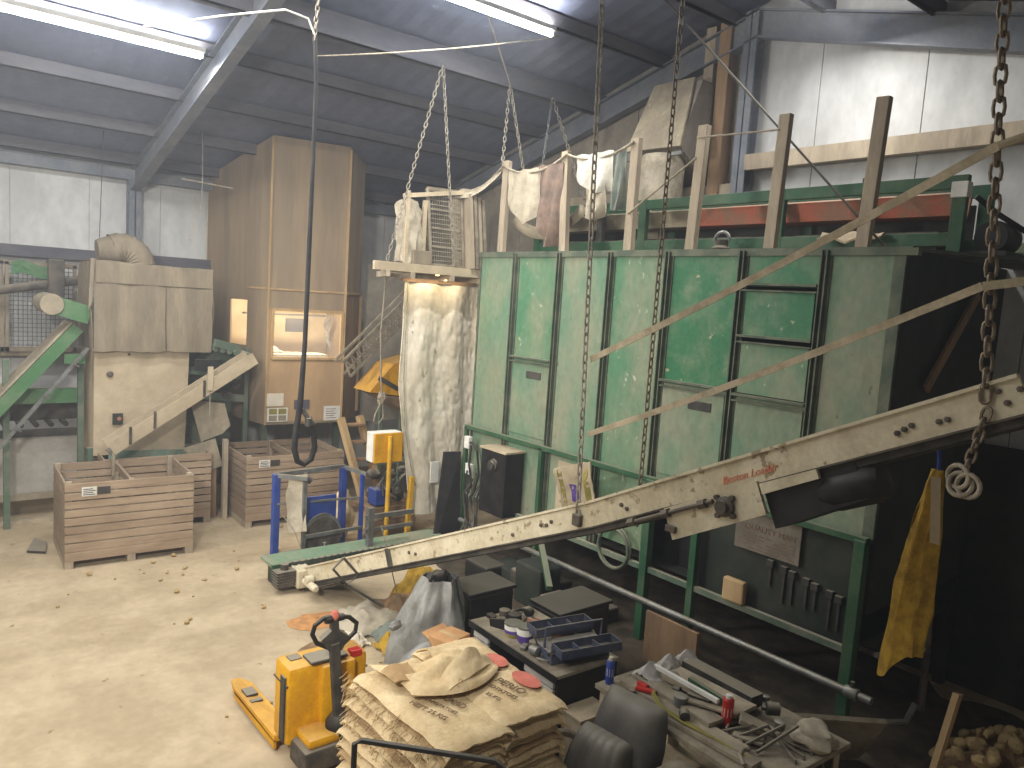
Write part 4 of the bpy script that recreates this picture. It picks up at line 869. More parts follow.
# ------------------------------------------------------------------ ladder, lattice hoist, yellow hopper behind the curtain
t = thing('wooden_steps', 'pale wooden step ladder leaning up to the plywood cabin', 'ladder', (6.2, 11.1, 0))
la, lb = V((5.98, 10.76, 0.03)), V((5.67, 11.32, 1.72)); wx = V((.40, .12, 0))
for o_ in (V((0, 0, 0)), wx): part(MB().bar(la+o_, lb+o_, .09, .12, (0, -1, .6)), 'stile', m_newwood, t)
for i in range(6): p = la + (lb-la)*(.1+.165*i); part(MB().box(p + wx/2, (.42, .17, .03)), 'tread', m_oldwood, t)
single(MB().bb(6.75, 7.6, 12.6, 12.7, 1.4, 4.3), 'dark_panel', m_lining, 'shaded grey panel between the cabin and the plastic curtain', 'panel')
t = thing('lattice_hoist', 'dusty zigzag lattice boom sloping down behind the plastic curtain', 'hoist', (6.2, 10.9, 2.6))
b = MB(); a0, a1 = V((5.6, 10.9, 2.45)), V((6.9, 10.9, 3.7)); off = V((-.16, 0, .22))
for o_ in (V((0, 0, 0)), off, V((0, .25, 0)), off + V((0, .25, 0))): b.bar(a0+o_, a1+o_, .035, .035)
n = 14
for i in range(n): p = a0+(a1-a0)*(i/n); q = a0+(a1-a0)*((i+.5)/n)+off; r_ = a0+(a1-a0)*((i+1)/n); b.bar(p, q, .025, .025).bar(q, r_, .025, .025)
part(b, 'boom', m_dustcrate, t)
t = thing('yellow_hopper', 'bright yellow scoop hopper with a dark strap behind the curtain edge', 'hopper', (6.3, 10.8, 1.9))
part(MB().prism([(5.84, 10.7, 2.22), (6.25, 10.7, 2.66), (6.75, 10.7, 2.8), (6.75, 10.7, 2.1)], (0, .55, 0)), 'body', m_yel, t)
part(MB().prism([(5.95, 10.7, 2.18), (6.75, 10.7, 2.09), (6.6, 10.7, 1.85)], (0, .5, 0)), 'chute', m_oldwood, t)
part(MB().bar((5.98, 10.68, 2.45), (6.35, 10.68, 2.26), .02, .07), 'strap', m_dsteel, t)
for x in (6.3, 6.7): part(MB().bb(x-.03, x+.03, 11.1, 11.16, 0, 2.3), 'leg', m_gdark, t)
t = thing('sling_rope', 'knotted pale rope sling hanging by the yellow hopper', 'rope', (5.75, 10.2, 1.9))
part(MB().tube([(5.72, 10.12, 4.12), (5.70, 10.18, 3.2), (5.75, 10.2, 2.5), (5.78, 10.2, 2.25)], .014, 6), 'line', m_rope, t, smooth=True)
part(MB().blob((5.78, 10.2, 2.2), (.07, .06, .1), 3, .3, 3), 'knot', m_rope, t)
part(MB().tube([(5.78, 10.2, 2.15), (5.68, 10.2, 1.95), (5.66, 10.2, 1.85), (5.74, 10.2, 1.8), (5.82, 10.2, 1.9), (5.80, 10.2, 2.12)], .012, 6), 'loop', m_rope, t, smooth=True)

# ------------------------------------------------------------------ yellow control box, weigher, low green conveyor
t = thing('control_box', 'yellow control box on a yellow post behind the cream belt', 'control box', (5.5, 9.5, 0))
part(MB().bb(5.27, 5.74, 9.5, 9.68, 1.38, 1.81, .012), 'box', m_paper, t, 'pale grey box body')
part(MB().bb(5.29, 5.75, 9.47, 9.50, 1.37, 1.80, .008), 'door', m_yel, t)
part(MB().tube([(5.52, 9.44, .0), (5.52, 9.44, 1.76)], .032, 12), 'post', m_yelp, t, smooth=True)
part(MB().bb(5.40, 5.64, 9.36, 9.52, 0, .02), 'base_plate', m_dsteel, t)
part(MB().bb(5.76, 5.9, 9.55, 9.65, 1.42, 1.66, .01), 'side_switch', m_galv, t)
single(MB().bar((5.84, 9.40, 0), (5.9, 9.42, 1.14), .07, .07, (1, 0, 0), .006), 'yellow_post', m_yelp, 'shorter yellow post beside the control box post', 'post')
t = thing('small_engine', 'grimy little engine with a blue tank on a timber stand', 'engine', (5.6, 10.3, 0))
part(MB().bb(5.62, 6.45, 10.1, 10.7, .42, .50).bb(5.62, 5.7, 10.15, 10.25, 0, .42).bb(6.35, 6.45, 10.15, 10.25, 0, .42).bb(5.62, 6.45, 10.12, 10.18, .2, .28), 'stand', m_oldwood, t)
part(MB().bb(5.72, 5.98, 10.15, 10.4, .52, .78, .02), 'tank', m_blue, t)
b = MB()
r2 = random.Random(5)
for i in range(9): b.blob((5.72+.7*r2.random(), 10.15+.4*r2.random(), .62+.4*r2.random()), (.1, .08, .07), i, .3)
part(b, 'engine_block', m_grime, t, smooth=True)
b = MB()
for i in range(7): x = 5.68+.10*i; b.tube([(x, 10.1, .8), (x+.1*r2.uniform(-1, 1), 10.0, 1.0+.1*(i % 3)), (x+.15, 10.1, .7)], .018, 6)
part(b, 'pipes', m_galv, t, smooth=True)
part(MB().lathe([(.12, 0), (.14, .02), (.14, .08), (.06, .1)], (6.15, 10.02, .9), (0, -1, 0), 18), 'flywheel', m_dsteel, t, smooth=True)
t = thing('sack_weigher', 'blue upright sack weigher frame with a round grey plate', 'weigher', (4.5, 9.9, 0))
for x, y in ((4.02, 9.85), (5.04, 9.9)): part(MB().bb(x-.045, x+.045, y-.045, y+.045, 0, 1.26, .005), 'upright', m_blue, t)
for x, y in ((4.30, 9.55), (5.2, 9.62)): part(MB().bb(x-.025, x+.025, y-.025, y+.025, .1, 1.2), 'front_upright', m_galv if x < 5 else m_blue, t)
part(MB().bar((4.0, 9.88, 1.24), (5.06, 9.9, 1.27), .05, .06).bar((4.02, 9.85, 1.24), (4.32, 9.5, 1.24), .06, .05).bar((5.04, 9.9, 1.26), (5.24, 9.58, 1.2), .05, .05), 'top_rail', m_galv, t)
part(MB().bar((4.02, 9.8, .85), (5.2, 9.62, .86), .025, .025).bar((4.3, 9.55, .42), (5.2, 9.6, .42), .045, .045), 'mid_rail', m_galv, t)
part(MB().bb(4.42, 4.86, 9.72, 9.76, .3, .92, .006), 'blue_panel', m_blue, t)
part(MB().prism([(4.64+.27*math.cos(a_), 9.66, .30+.33*math.sin(a_)) for a_ in [PI*i/14 for i in range(15)]] + [(4.37, 9.66, .02), (4.91, 9.66, .02)], (0, .03, 0)), 'round_plate', m_grime, t)
part(MB().prism([(4.64+.3*math.cos(a_), 9.665, .30+.38*math.sin(a_)) for a_ in [PI*i/14 for i in range(15)]], (0, .03, 0)), 'plate_rim', m_galv, t)
text('7', .12, (4.66, 9.655, .22), (1, 0, 0), (0, 0, 1), m_paper, t)
part(MB().sheet(lambda u, v: (4.14+.18*u+.03*nz(v*4, 1), 9.72-.2*u+.05*math.sin(v*4), 1.25-.78*v+.05*u), 6, 12, .015), 'cloth_apron', m_cloth, t, 'dusty cloth apron', True)
part(MB().tube([(4.06, 9.7, .72), (4.2, 9.6, .5), (4.34, 9.5, .04)], .008, 5), 'cord', m_rope, t)
part(MB().tube([(4.4, 9.84, 1.22), (4.5, 9.8, 1.12)], .05, 10), 'clamp', m_grime, t)
part(MB().bb(3.95, 5.15, 9.45, 10.0, .05, .10), 'base_frame', m_galv, t)
single(MB().blob((5.25, 10.35, .38), (.2, .2, .38), 5, .25, 3), 'filled_sack', m_jute, 'rounded pale sack standing behind the blue weigher', 'sack', smooth=True)
t = thing('low_conveyor', 'low green slatted conveyor on the floor before the blue weigher', 'conveyor', (4.8, 9.1, 0))
part(MB().bb(3.62, 6.2, 8.95, 9.32, .30, .34, .006), 'deck', m_greend, t)
part(MB().bb(3.62, 6.2, 8.91, 8.95, .16, .34), 'side_rail', m_greenf, t)
b = MB()
for i in range(26): b.bb(3.8+.09*i, 3.85+.09*i, 8.885, 8.95, .24, .345)
part(b, 'chain_slats', m_dsteel, t)
part(MB().bb(3.8, 6.2, 8.84, 8.9, .12, .18), 'lower_rail', m_galv, t)
b = MB().bb(3.63, 3.85, 8.74, 8.9, .08, .3, .02)
for i in range(6): b.bb(3.61, 3.87, 8.735, 8.905, .10+.035*i, .115+.035*i)
b.lathe([(.05, 0), (.05, .07), (.02, .08)], (3.74, 8.82, .3)); part(b, 'gear_motor', m_grime, t)
for x in (3.75, 5.0, 6.1): part(MB().bb(x-.03, x+.03, 8.92, 9.3, 0, .2), 'foot', m_dsteel, t)
single(MB().bb(4.98, 5.06, 8.98, 9.06, .34, .88).bb(4.95, 5.7, 9.0, 9.05, .72, .78).bb(4.95, 5.7, 9.0, 9.05, .54, .59), 'guard_rail', m_galv, 'grey tube rail on the low green conveyor by the yellow post', 'rail')
t = thing('tow_bar', 'thin bent steel bar leaning across the cream belt tail', 'bar', (4.2, 7.6, 0))
bp = [(3.86, 7.5, .84), (4.06, 7.5, .60), (3.93, 7.52, .50), (3.75, 7.52, .72), (3.86, 7.5, .84)]
part(MB().tube(bp, .016, 8), 'hoop', m_dsteel, t, smooth=True)
part(MB().tube([(3.93, 7.52, .50), (4.42, 7.45, .15), (4.55, 7.3, .03)], .016, 8).lathe([(.035, 0), (.035, .07)], (4.42, 7.45, .12)), 'shaft', m_dsteel, t, smooth=True)
b = MB(); r2 = random.Random(9)
single(MB().tube([(4.55, 7.9, 1.0), (4.35, 6.9, .1), (4.2, 6.0, .05)], .006, 5), 'thin_cable', m_dsteel, 'thin cable trailing from the cream belt down to the floor', 'cable')
# ------------------------------------------------------------------ pallet truck
t = thing('pallet_truck', 'yellow electric pallet truck parked beside the sack stack', 'pallet truck', (2.72, 5.5, 0))
b = MB().bb(2.36, 3.06, 5.42, 5.72, .16, .82, .05); part(b, 'body', m_yel, t, smooth=True)
part(MB().bb(2.62, 2.92, 5.36, 5.46, .30, .80, .03), 'column_recess', m_yel, t, smooth=True)
part(MB().bb(2.54, 2.86, 5.40, 5.58, .815, .845, .012), 'control_tray', m_dsteel, t)
part(MB().bb(2.43, 2.53, 5.55, 5.65, .815, .83, .006), 'vent_plate', m_dsteel, t)
part(MB().bb(2.90, 3.0, 5.42, 5.50, .78, .84, .01), 'charge_socket', m_redtin, t, 'dark red socket')
part(MB().bb(2.355, 3.065, 5.44, 5.70, .66, .675), 'lid_seam', m_dsteel, t)
part(MB().bb(2.345, 2.36, 5.46, 5.54, .2, .74), 'side_slot', m_dsteel, t)
part(MB().bb(2.40, 3.04, 5.16, 5.46, .05, .24, .03), 'drive_cover', m_grime, t, smooth=True)
part(MB().bb(2.44, 2.72, 5.18, 5.44, .24, .32, .03), 'battery_step', m_yel, t, smooth=True)
part(MB().lathe([(.0, -.05), (.11, -.05), (.11, .05), (.0, .05)], (2.74, 5.3, .11), (1, 0, 0)), 'drive_wheel', m_rubber, t, smooth=True)
for x0 in (2.36, 2.86):
    f_ = part(MB().prism([(x0, 5.66, .10), (x0+.17, 5.66, .10), (x0+.17, 6.62, .09), (x0+.12, 6.82, .06), (x0+.05, 6.82, .06), (x0, 6.62, .09)], (0, 0, .05)).bb(x0, x0+.02, 5.66, 6.6, .04, .11).bb(x0+.15, x0+.17, 5.66, 6.6, .04, .11), 'fork', m_yel, t)
    part(MB().bb(x0+.035, x0+.135, 6.38, 6.52, .135, .158), 'fork_slot', m_dsteel, f_); part(MB().bb(x0+.035, x0+.135, 6.26, 6.31, .135, .154), 'fork_slot', m_dsteel, f_)
    part(MB().lathe([(.0, -.04), (.04, -.04), (.04, .04), (.0, .04)], (x0+.085, 6.45, .045), (1, 0, 0)), 'load_roller', m_rubber, f_, smooth=True)
tl = [(2.74, 5.26, .22), (2.72, 5.27, .6), (2.68, 5.3, 1.02)]
part(MB().bar(tl[0], tl[2], .085, .05, (0, 1, 0), .01), 'tiller_arm', m_dsteel, t)
part(MB().lathe([(.09, 0), (.11, .04), (.11, .12), (.07, .18)], (2.74, 5.28, .24)), 'tiller_pivot', m_black, t, smooth=True)
hd = part(MB().prism([(2.63, 5.28, .96), (2.74, 5.28, .95), (2.80, 5.28, 1.05), (2.71, 5.28, 1.12), (2.70, 5.28, 1.22), (2.65, 5.28, 1.225), (2.645, 5.28, 1.13), (2.56, 5.28, 1.07)], (0, .05, .01)), 'tiller_head', m_dsteel, t)
part(MB().tube([(2.63, 5.3, .99), (2.53, 5.3, 1.05), (2.49, 5.3, 1.13), (2.51, 5.3, 1.20), (2.58, 5.3, 1.24), (2.68, 5.3, 1.24), (2.80, 5.3, 1.205), (2.87, 5.3, 1.14), (2.86, 5.3, 1.07), (2.74, 5.3, .98)], .019, 8), 'grip_loop', m_black, hd, smooth=True)
part(MB().blob((2.675, 5.3, 1.245), (.035, .03, .045), 2, .05, 3), 'belly_button', m_pink, hd, 'faded red safety button', True)
for sx in (-.05, .045): part(MB().lathe([(.028, -.03), (.03, 0), (.028, .03)], (2.675+sx, 5.3, 1.22), (1, 0, 0), 12), 'thumb_control', m_black, hd, smooth=True)

# ------------------------------------------------------------------ stack of jute sacks
SX0, SY0 = 2.61, 3.67
def sackmesh(seed, w=.56, l=1.22, droop=.05, nu=18, nv=26, th=.018, lift=.0):
    r_ = random.Random(seed); o1, o2 = r_.uniform(0, 50), r_.uniform(0, 50)
    def f(u, v):
        x = (u-.5)*w + .014*nz(v*6+o1, 1); y = (v-.5)*l + .02*nz(u*7+o2, 2)
        e = max(0, abs(u-.5)*2-.75)/.25; e2 = max(0, abs(v-.5)*2-.86)/.14
        z = .012*nz(u*3+o1, v*4+o2) - droop*(e**2)*.6 - droop*(e2**2)*.6 + .006*nz(u*11, v*15, o1)
        return (x, y, z)
    return MB().sheet(f, nu, nv, th)
nl = 15; r2 = random.Random(12)
protos = []
for c in range(2):
    for k in range(nl):
        z = .28 + .68*k/(nl-1); x = SX0+.27+.53*c + r2.uniform(-.025, .025) + .05*(1-k/nl)*(1 if c else -1); y = SY0+.62+r2.uniform(-.04, .04)
        lab = 'flattened jute sack inside the tall stack, seen by its edge'
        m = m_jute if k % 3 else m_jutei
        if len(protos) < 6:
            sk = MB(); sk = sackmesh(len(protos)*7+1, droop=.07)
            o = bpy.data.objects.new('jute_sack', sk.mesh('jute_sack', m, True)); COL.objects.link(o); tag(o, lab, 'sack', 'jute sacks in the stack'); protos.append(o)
        else:
            o = protos[r2.randrange(6)].copy(); COL.objects.link(o)
        o.location = (x, y, z); o.rotation_euler = (0, r2.uniform(-.01, .01), r2.uniform(-.04, .04))
# two printed sacks on top
def topsack(cx, cy, z, w, l, seed, rz, label, lines, oy=0):
    o = thing('jute_sack', label, 'sack', (cx, cy, z), 'printed jute sacks on top', rz)
    T = Matrix.Translation((cx, cy, z)) @ Matrix.Rotation(rz, 4, 'Z'); sk = sackmesh(seed, w, l, .05, 20, 30, .02); sk.bm.transform(T); part(sk, 'sack_body', m_jute, o, smooth=True)
    xd = T.to_3x3() @ V((.25, -1, 0)).normalized(); yd = T.to_3x3() @ V((1, .25, 0)).normalized()
    for i, (s_, sz) in enumerate(lines): text(s_, sz, T @ V((.10+.25*oy-.095*i, oy+.02-.03*i, .022)), xd, yd, m_fprint, o)
    return o
topsack(SX0+.27, SY0+.55, 1.0, .56, 1.2, 41, .03, 'printed jute sack on top of the stack, half beneath the crumpled one', [('ENGLAND', .075), ('FARM POTATOES', .045), ('NETT 25 KG', .06)], -.12)
t3 = topsack(SX0+.80, SY0+.60, 1.02, .58, 1.24, 42, -.05, 'printed jute sack on top of the stack with red corners', [('PERIO', .10), ('POTATOES', .055), ('25 KG', .05)], -.30)
for (cx, cy, rx, ry) in ((3.58, 4.0, .08, .14), (3.57, 4.36, .08, .12)): part(MB().sheet(lambda u, v: (cx+rx*(2*v-1)*math.cos((u-.5)*PI)*1.0, cy+ry*math.sin((u-.5)*PI), 1.046), 12, 8, .003), 'red_patch', m_pink, t3, 'faded red printed patch')
# crumpled sack
t = thing('jute_sack', 'crumpled open jute sack thrown across the top of the stack', 'sack', (2.98, 4.5, 1.02))
def crump(u, v):
    x = 2.73+.76*u+.03*math.sin(v*5); y = 4.06+.16*(2*u-1)**2+.56*v*(1-.12*u)
    w = math.sin(PI*min(1, max(0, v)))**.7*math.sin(PI*u)**.6
    z = 1.055+.15*w*(.75+.5*nz(u*2, v*2, 7))+.028*math.sin(v*15+u*3)*w+.02*math.sin(u*9-v*5)*w+.05*nz(u*4, v*6, 3)*w
    if v < .12: z += .01
    return (x, y, z)
part(MB().sheet(crump, 34, 30, .012), 'sack_body', m_jute, t, smooth=True)
part(MB().sheet(lambda u, v: (2.96+.48*u, 4.10+.16*u+.13*v-.05*math.sin(PI*u), 1.09+.05*math.sin(PI*u)+.13*v*math.sin(PI*u)**.7+.015*nz(u*4, v*3)), 16, 8, .012), 'open_mouth', m_jute, t, smooth=True)
part(MB().sheet(lambda u, v: (2.72+.16*u, 4.42+.2*v-.1*u, 1.06+.09*u*v+.02*math.sin(u*5)), 8, 8, .012), 'folded_corner', m_jutei, t, smooth=True)
part(MB().sheet(lambda u, v: (3.1+.42*u, 4.45+.32*v-.1*u, 1.06+.08*math.sin(PI*v)*(1-.4*u)+.015*nz(u*3, v*3)), 14, 12, .012), 'loose_end', m_jute, t, smooth=True)
# frayed edges along the near-left side
b = MB(); r2 = random.Random(3)
for i in range(420):
    y = SY0+.05+1.22*r2.random(); z = .3+.68*r2.random(); x = SX0-.03+.03*r2.random()
    b.tube([(x+.03, y, z), (x-.03*r2.random(), y+.02*r2.uniform(-1, 1), z-.02), (x-.02-.03*r2.random(), y+.03*r2.uniform(-1, 1), z-.05*r2.random()-.02)], .003, 3)
single(b, 'frayed_threads', m_jute, 'frayed jute threads fringing the sack stack', 'threads', kind='stuff')
t = thing('sack_trolley', 'black tube framed trolley under the jute sack stack', 'trolley', (2.9, 4.2, 0))
part(MB().bb(2.48, 3.72, 3.55, 4.92, .13, .18), 'platform', m_oldwood, t)
part(MB().tube([(2.20, 4.02, .14), (2.20, 4.02, .99), (2.23, 3.98, 1.02), (2.82, 3.38, 1.0), (2.85, 3.34, .97), (2.85, 3.34, .14)], .019, 8), 'handle_bar', m_black, t, smooth=True)
part(MB().bar((2.20, 4.02, .155), (2.5, 4.25, .155), .04, .04).bar((2.85, 3.34, .155), (3.0, 3.6, .155), .04, .04), 'under_frame', m_black, t)
for x, y in ((2.6, 3.7), (3.6, 3.7), (2.6, 4.8), (3.6, 4.8)): part(MB().lathe([(.0, -.02), (.06, -.02), (.06, .02), (.0, .02)], (x, y, .06), (1, 0, 0)).bb(x-.03, x+.03, y-.03, y+.03, .08, .135), 'caster', m_rubber, t, smooth=True)

# ------------------------------------------------------------------ desk along the hopper (local x from far end to near end)
p0, p1_ = V((4.24, 5.60, 0)), V((4.20, 4.32, 0))
dx = (p1_-p0).normalized(); dy = V((-dx.y, dx.x, 0)); LD = (p1_-p0).length
DM = Matrix(((dx.x, dy.x, 0, p0.x), (dx.y, dy.y, 0, p0.y), (0, 0, 1, 0), (0, 0, 0, 1)))
def dw(x, y, z): return DM @ V((x, y, z))
t = thing('desk', 'long dark office desk with pale drawers, littered with tools', 'desk', dw(LD/2, .35, 0))
part(MB(DM).bb(0, LD, 0, .72, .72, .75, .004), 'desk_top', m_dustcrate, t)
part(MB(DM).bb(-.01, LD+.01, -.012, .0, .69, .752), 'top_edging', m_black, t)
part(MB(DM).bb(0, .03, .02, .7, 0, .72), 'end_panel', m_black, t); part(MB(DM).bb(LD-.03, LD, .02, .7, 0, .72), 'end_panel', m_black, t)
part(MB(DM).bb(.03, LD-.03, .66, .68, .05, .72), 'modesty_panel', m_black, t)
for x0, x1 in ((.04, .30), (LD-.46, LD-.04)):
    pd = part(MB(DM).bb(x0, x1, .04, .66, .06, .70), 'pedestal', m_black, t)
    for z0, z1 in ((.08, .27), (.285, .475), (.49, .60), (.615, .69)):
        d_ = part(MB(DM).bb(x0+.015, x1-.015, .012, .04, z0, z1, .004), 'drawer', m_grey, t, 'pale grey drawer front')
        if z1-z0 > .1: part(MB(DM).bar(((x0+x1)/2-.07, .0, (z0+z1)/2), ((x0+x1)/2+.07, .0, (z0+z1)/2), .015, .015), 'handle', m_dsteel, d_)
def onD(x, y): return dw(x, y, .752)
def lat(prof, c, m, name, par, ax=(0, 0, 1), lab=None, n=20): return part(MB().lathe(prof, c, ax, n), name, m, par, lab, True)
c = dw(.6, .2, .752); t = thing('paint_tub', 'paint tub with a purple and white label beside the yellow based one', 'tub', c, 'tubs on the desk')
c2 = dw(.63, .17, .752); t.location = c2; lat([(.06, 0), (.07, .02), (.075, .13)], c2, m_purple, 'tub', t); lat([(.076, 0), (.078, .06)], c2 + V((0, 0, .075)), m_paper, 'label_band', t); lat([(.08, 0), (.082, .015), (.0, .018)], c2 + V((0, 0, .135)), m_galv, 'lid', t)
c = dw(.47, .16, .752); t = thing('paint_tub', 'paint tub with white band and yellow green base near the desk edge', 'tub', c, 'tubs on the desk')
lat([(.075, 0), (.08, .02), (.082, .06)], c, m_oliv, 'tub', t); lat([(.083, 0), (.084, .05)], c + V((0, 0, .06)), m_paper, 'label_band', t); lat([(.083, 0), (.084, .03)], c + V((0, 0, .035)), m_purple, 'purple_band', t); lat([(.088, 0), (.088, .012), (.0, .016)], c + V((0, 0, .11)), m_galv, 'lid', t)
t = thing('red_level', 'pair of dull red steel bars lying on the desk behind the tubs', 'bars', dw(.6, .5, .752))
for k in range(2): part(MB(DM).bar((.36+.03*k, .42+.08*k, .79), (.84+.03*k, .50+.08*k, .79), .035, .07), 'bar', m_red, t)
t = thing('tool_box', 'slate blue cantilever tool box open on the desk end', 'tool box', dw(1.35, .45, .752))
tb = DM @ Matrix.Translation((1.02, .40, .752)) @ Matrix.Rotation(math.radians(80), 4, 'Z')
part(MB(tb).bb(-.30, .30, -.14, .14, 0, .10, .008), 'base', m_dblue, t)
for s_ in (-1, 1):
    ya, yb = s_*.22-.09, s_*.22+.09
    part(MB(tb).bb(-.30, .30, ya, yb, .12, .125).bb(-.30, .30, ya, ya+.006, .12, .2).bb(-.30, .30, yb-.006, yb, .12, .2).bb(-.30, -.294, ya, yb, .12, .2).bb(.294, .30, ya, yb, .12, .2).bb(-.1, -.095, ya, yb, .12, .18).bb(.1, .105, ya, yb, .12, .18), 'tray', m_dblue, t)
    part(MB(tb).bar((-.29, s_*.08, .06), (-.29, s_*.2, .16), .02, .03).bar((.29, s_*.08, .06), (.29, s_*.2, .16), .02, .03), 'hinge_arm', m_dsteel, t)
part(MB(tb).tube([(-.29, 0, .1), (-.29, 0, .27), (.29, 0, .27), (.29, 0, .1)], .012, 8), 'carry_handle', m_dblue, t, smooth=True)
r2 = random.Random(21)
def junk(name, cat, label, pts, mats, grp):
    for i, (c, s_) in enumerate(pts):
        c = V(c); k = i % 4; b = MB()
        R = Matrix.Rotation(r2.uniform(0, 3), 3, 'Z')
        if k == 0: b.box(c + V((0, 0, s_*.3)), (s_*1.6, s_, s_*.6), R, .01)
        elif k == 1: b.lathe([(s_*.5, 0), (s_*.6, s_*.2), (s_*.6, s_*.9), (s_*.3, s_)], c, (0, 0, 1), 14)
        elif k == 2: b.tube([c + R @ V(q) for q in ((-s_, 0, .02), (0, s_*.3, s_*.4), (s_, 0, .03), (s_*1.3, -s_*.5, .02))], s_*.16, 8)
        else: b.lathe([(s_*.3, -s_*.6), (s_*.55, -s_*.5), (s_*.55, s_*.5), (s_*.2, s_*.6), (s_*.2, s_*.9)], c + V((0, 0, s_*.55)), R @ V((1, .2, 0)), 14)
        single(b, name, mats[i % len(mats)], label, cat, grp, k != 0)
junk('motor_part', 'part', 'small grimy motor part lying on the desk among the tubs', [(dw(.74+.05*i, .08+.07*(i % 3), .752), .06+.02*(i % 2)) for i in range(7)], [m_galv, m_grime, m_dsteel], 'small motor parts on the desk')
junk('desk_clutter', 'clutter', 'dark dusty odds and ends at the shaded far end of the desk', [(dw(.08+.04*i, .2+.12*(i % 4), .752), .07+.02*(i % 3)) for i in range(7)], [m_black, m_grime, m_rubber], 'odds and ends on the desk')
single(MB(DM).bar((.2, .10, .76), (.38, .18, .80), .03, .12), 'black_tray', m_black, 'shallow black tray near the desk corner', 'tray')
# dark bins behind the desk
for i, (x, y, s_, lb) in enumerate(((4.92, 6.35, .30, 'black bin in deep shade behind the far end of the desk'), (5.48, 5.5, .36, 'wide black bin with a dusty lid behind the tool box'))):
    t = thing('black_bin', lb, 'bin', (x, y, 0)); part(MB().bb(x-s_, x+s_, y-.22, y+.22, 0, .70, .03), 'bin_body', m_black, t); part(MB().bb(x-s_-.02, x+s_+.02, y-.24, y+.24, .70, .74, .01), 'lid', m_black, t)
single(MB().bb(6.27, 6.31, 4.47, 5.15, .0, .58, .004), 'brown_board', m_oldwood, 'brown board propped in shade beneath the low scaffold pipe', 'board')
single(MB().bb(6.58, 6.66, 4.2, 4.45, .90, 1.14, .02), 'wooden_block', m_newwood, 'small pale wooden block in the dark opening under the hopper', 'block')
r2 = random.Random(31)
for i in range(8):
    x, y = 6.1+.5*r2.random(), 6.0+2.6*r2.random()
    single(MB().bb(x-.15, x+.2, y-.25, y+.25, 0, .2+.35*r2.random(), .03), 'storage_box', (m_grime, m_dsteel, m_black, m_dpanel)[i % 4], 'grimy box stored in the shade beneath the hopper', 'box', 'boxes stored beneath the hopper')

# ------------------------------------------------------------------ bagged object, cardboard box, folder box
t = thing('bagged_machine', 'upright object wrapped in grey polythene before the desk', 'wrapped machine', (4.2, 6.1, 0))
def bagz(u, v):
    a_ = 2*PI*u; rr = (.38-.22*v**1.6)*(1+.10*math.sin(a_*5+v*3)+.05*math.sin(a_*11)) + .03*nz(u*9, v*6)
    return (4.12+.13*v+rr*math.cos(a_)*1.1, 6.15+rr*math.sin(a_), .06+.94*v)
part(MB().sheet(bagz, 48, 20, .006), 'polythene', m_poly, t, smooth=True)
part(MB().bb(3.98, 4.3, 5.98, 6.3, 0, .6), 'casing', m_dsteel, t)
part(MB().blob((4.25, 6.15, 1.0), (.09, .08, .07), 4, .3, 3), 'tied_neck', m_rubber, t, smooth=True)
part(MB().blob((3.72, 6.1, .62), (.07, .04, .05), 5, .2, 3), 'armrest', m_poly, t, smooth=True)
t = thing('plastic_sack', 'bulging grey plastic sack beside the stack of jute sacks', 'sack', (3.72, 5.42, 0))
part(MB().blob((3.72, 5.5, .33), (.30, .26, .33), 9, .16, 4, 2), 'sack_body', m_poly, t, smooth=True)
def cbox(name, label, c, sx, sy, sz, rz, m, lid=True):
    R = Matrix.Translation(c) @ Matrix.Rotation(rz, 4, 'Z'); t = thing(name, label, 'box', c)
    part(MB(R).bb(-sx/2, sx/2, -sy/2, sy/2, 0, sz, .004), 'carton', m, t)
    part(MB(R).bb(-.025, .025, -sy/2-.001, sy/2+.001, sz, sz+.002), 'tape', m_newwood, t)
    for s_ in (-1, 1): part(MB(R).box((0, s_*(sy/2+.05), sz-.02), (sx*.98, .10, .004), Matrix.Rotation(s_*.35, 3, 'X')), 'flap', m, t)
    return t
single(MB().bb(3.75, 4.15, 5.28, 5.62, 0, .56, .01), 'storage_crate', m_grime, 'dark crate holding up the small cardboard box', 'crate')
cbox('cardboard_box', 'small light brown cardboard box before the grey polythene wrap', (3.92, 5.47, .56), .30, .24, .17, .25, m_card)
t = thing('file_box', 'grey file box with a blue side beside the cardboard box', 'box', (4.02, 5.05, 0))
part(MB().bb(3.86, 4.2, 4.92, 5.2, .2, .62, .01), 'carton', m_grey, t); part(MB().bb(3.85, 3.862, 4.92, 5.2, .48, .6), 'blue_panel', m_blue, t); part(MB().bb(3.86, 4.2, 4.908, 4.92, .46, .56), 'blue_panel', m_blue, t)
part(MB().bb(3.9, 4.16, 4.96, 5.16, .0, .2), 'stand', m_dsteel, t)
part(MB().tube([(3.98, 5.06, .62), (3.98, 5.06, .66), (4.1, 5.06, .66), (4.1, 5.06, .62)], .01, 6), 'handle', m_galv, t)
for i in range(3): single(MB().box((3.70+.07*i, 5.18-.03*i, .42), (.03, .3, .26), Matrix.Rotation(.5, 3, 'Z') @ Matrix.Rotation(.25, 3, 'Y')), 'document_folder', (m_dsteel, m_grey, m_dblue)[i], ('dark', 'grey', 'slate')[i] + ' document folder leaning before the file box', 'folder', 'folders before the file box')

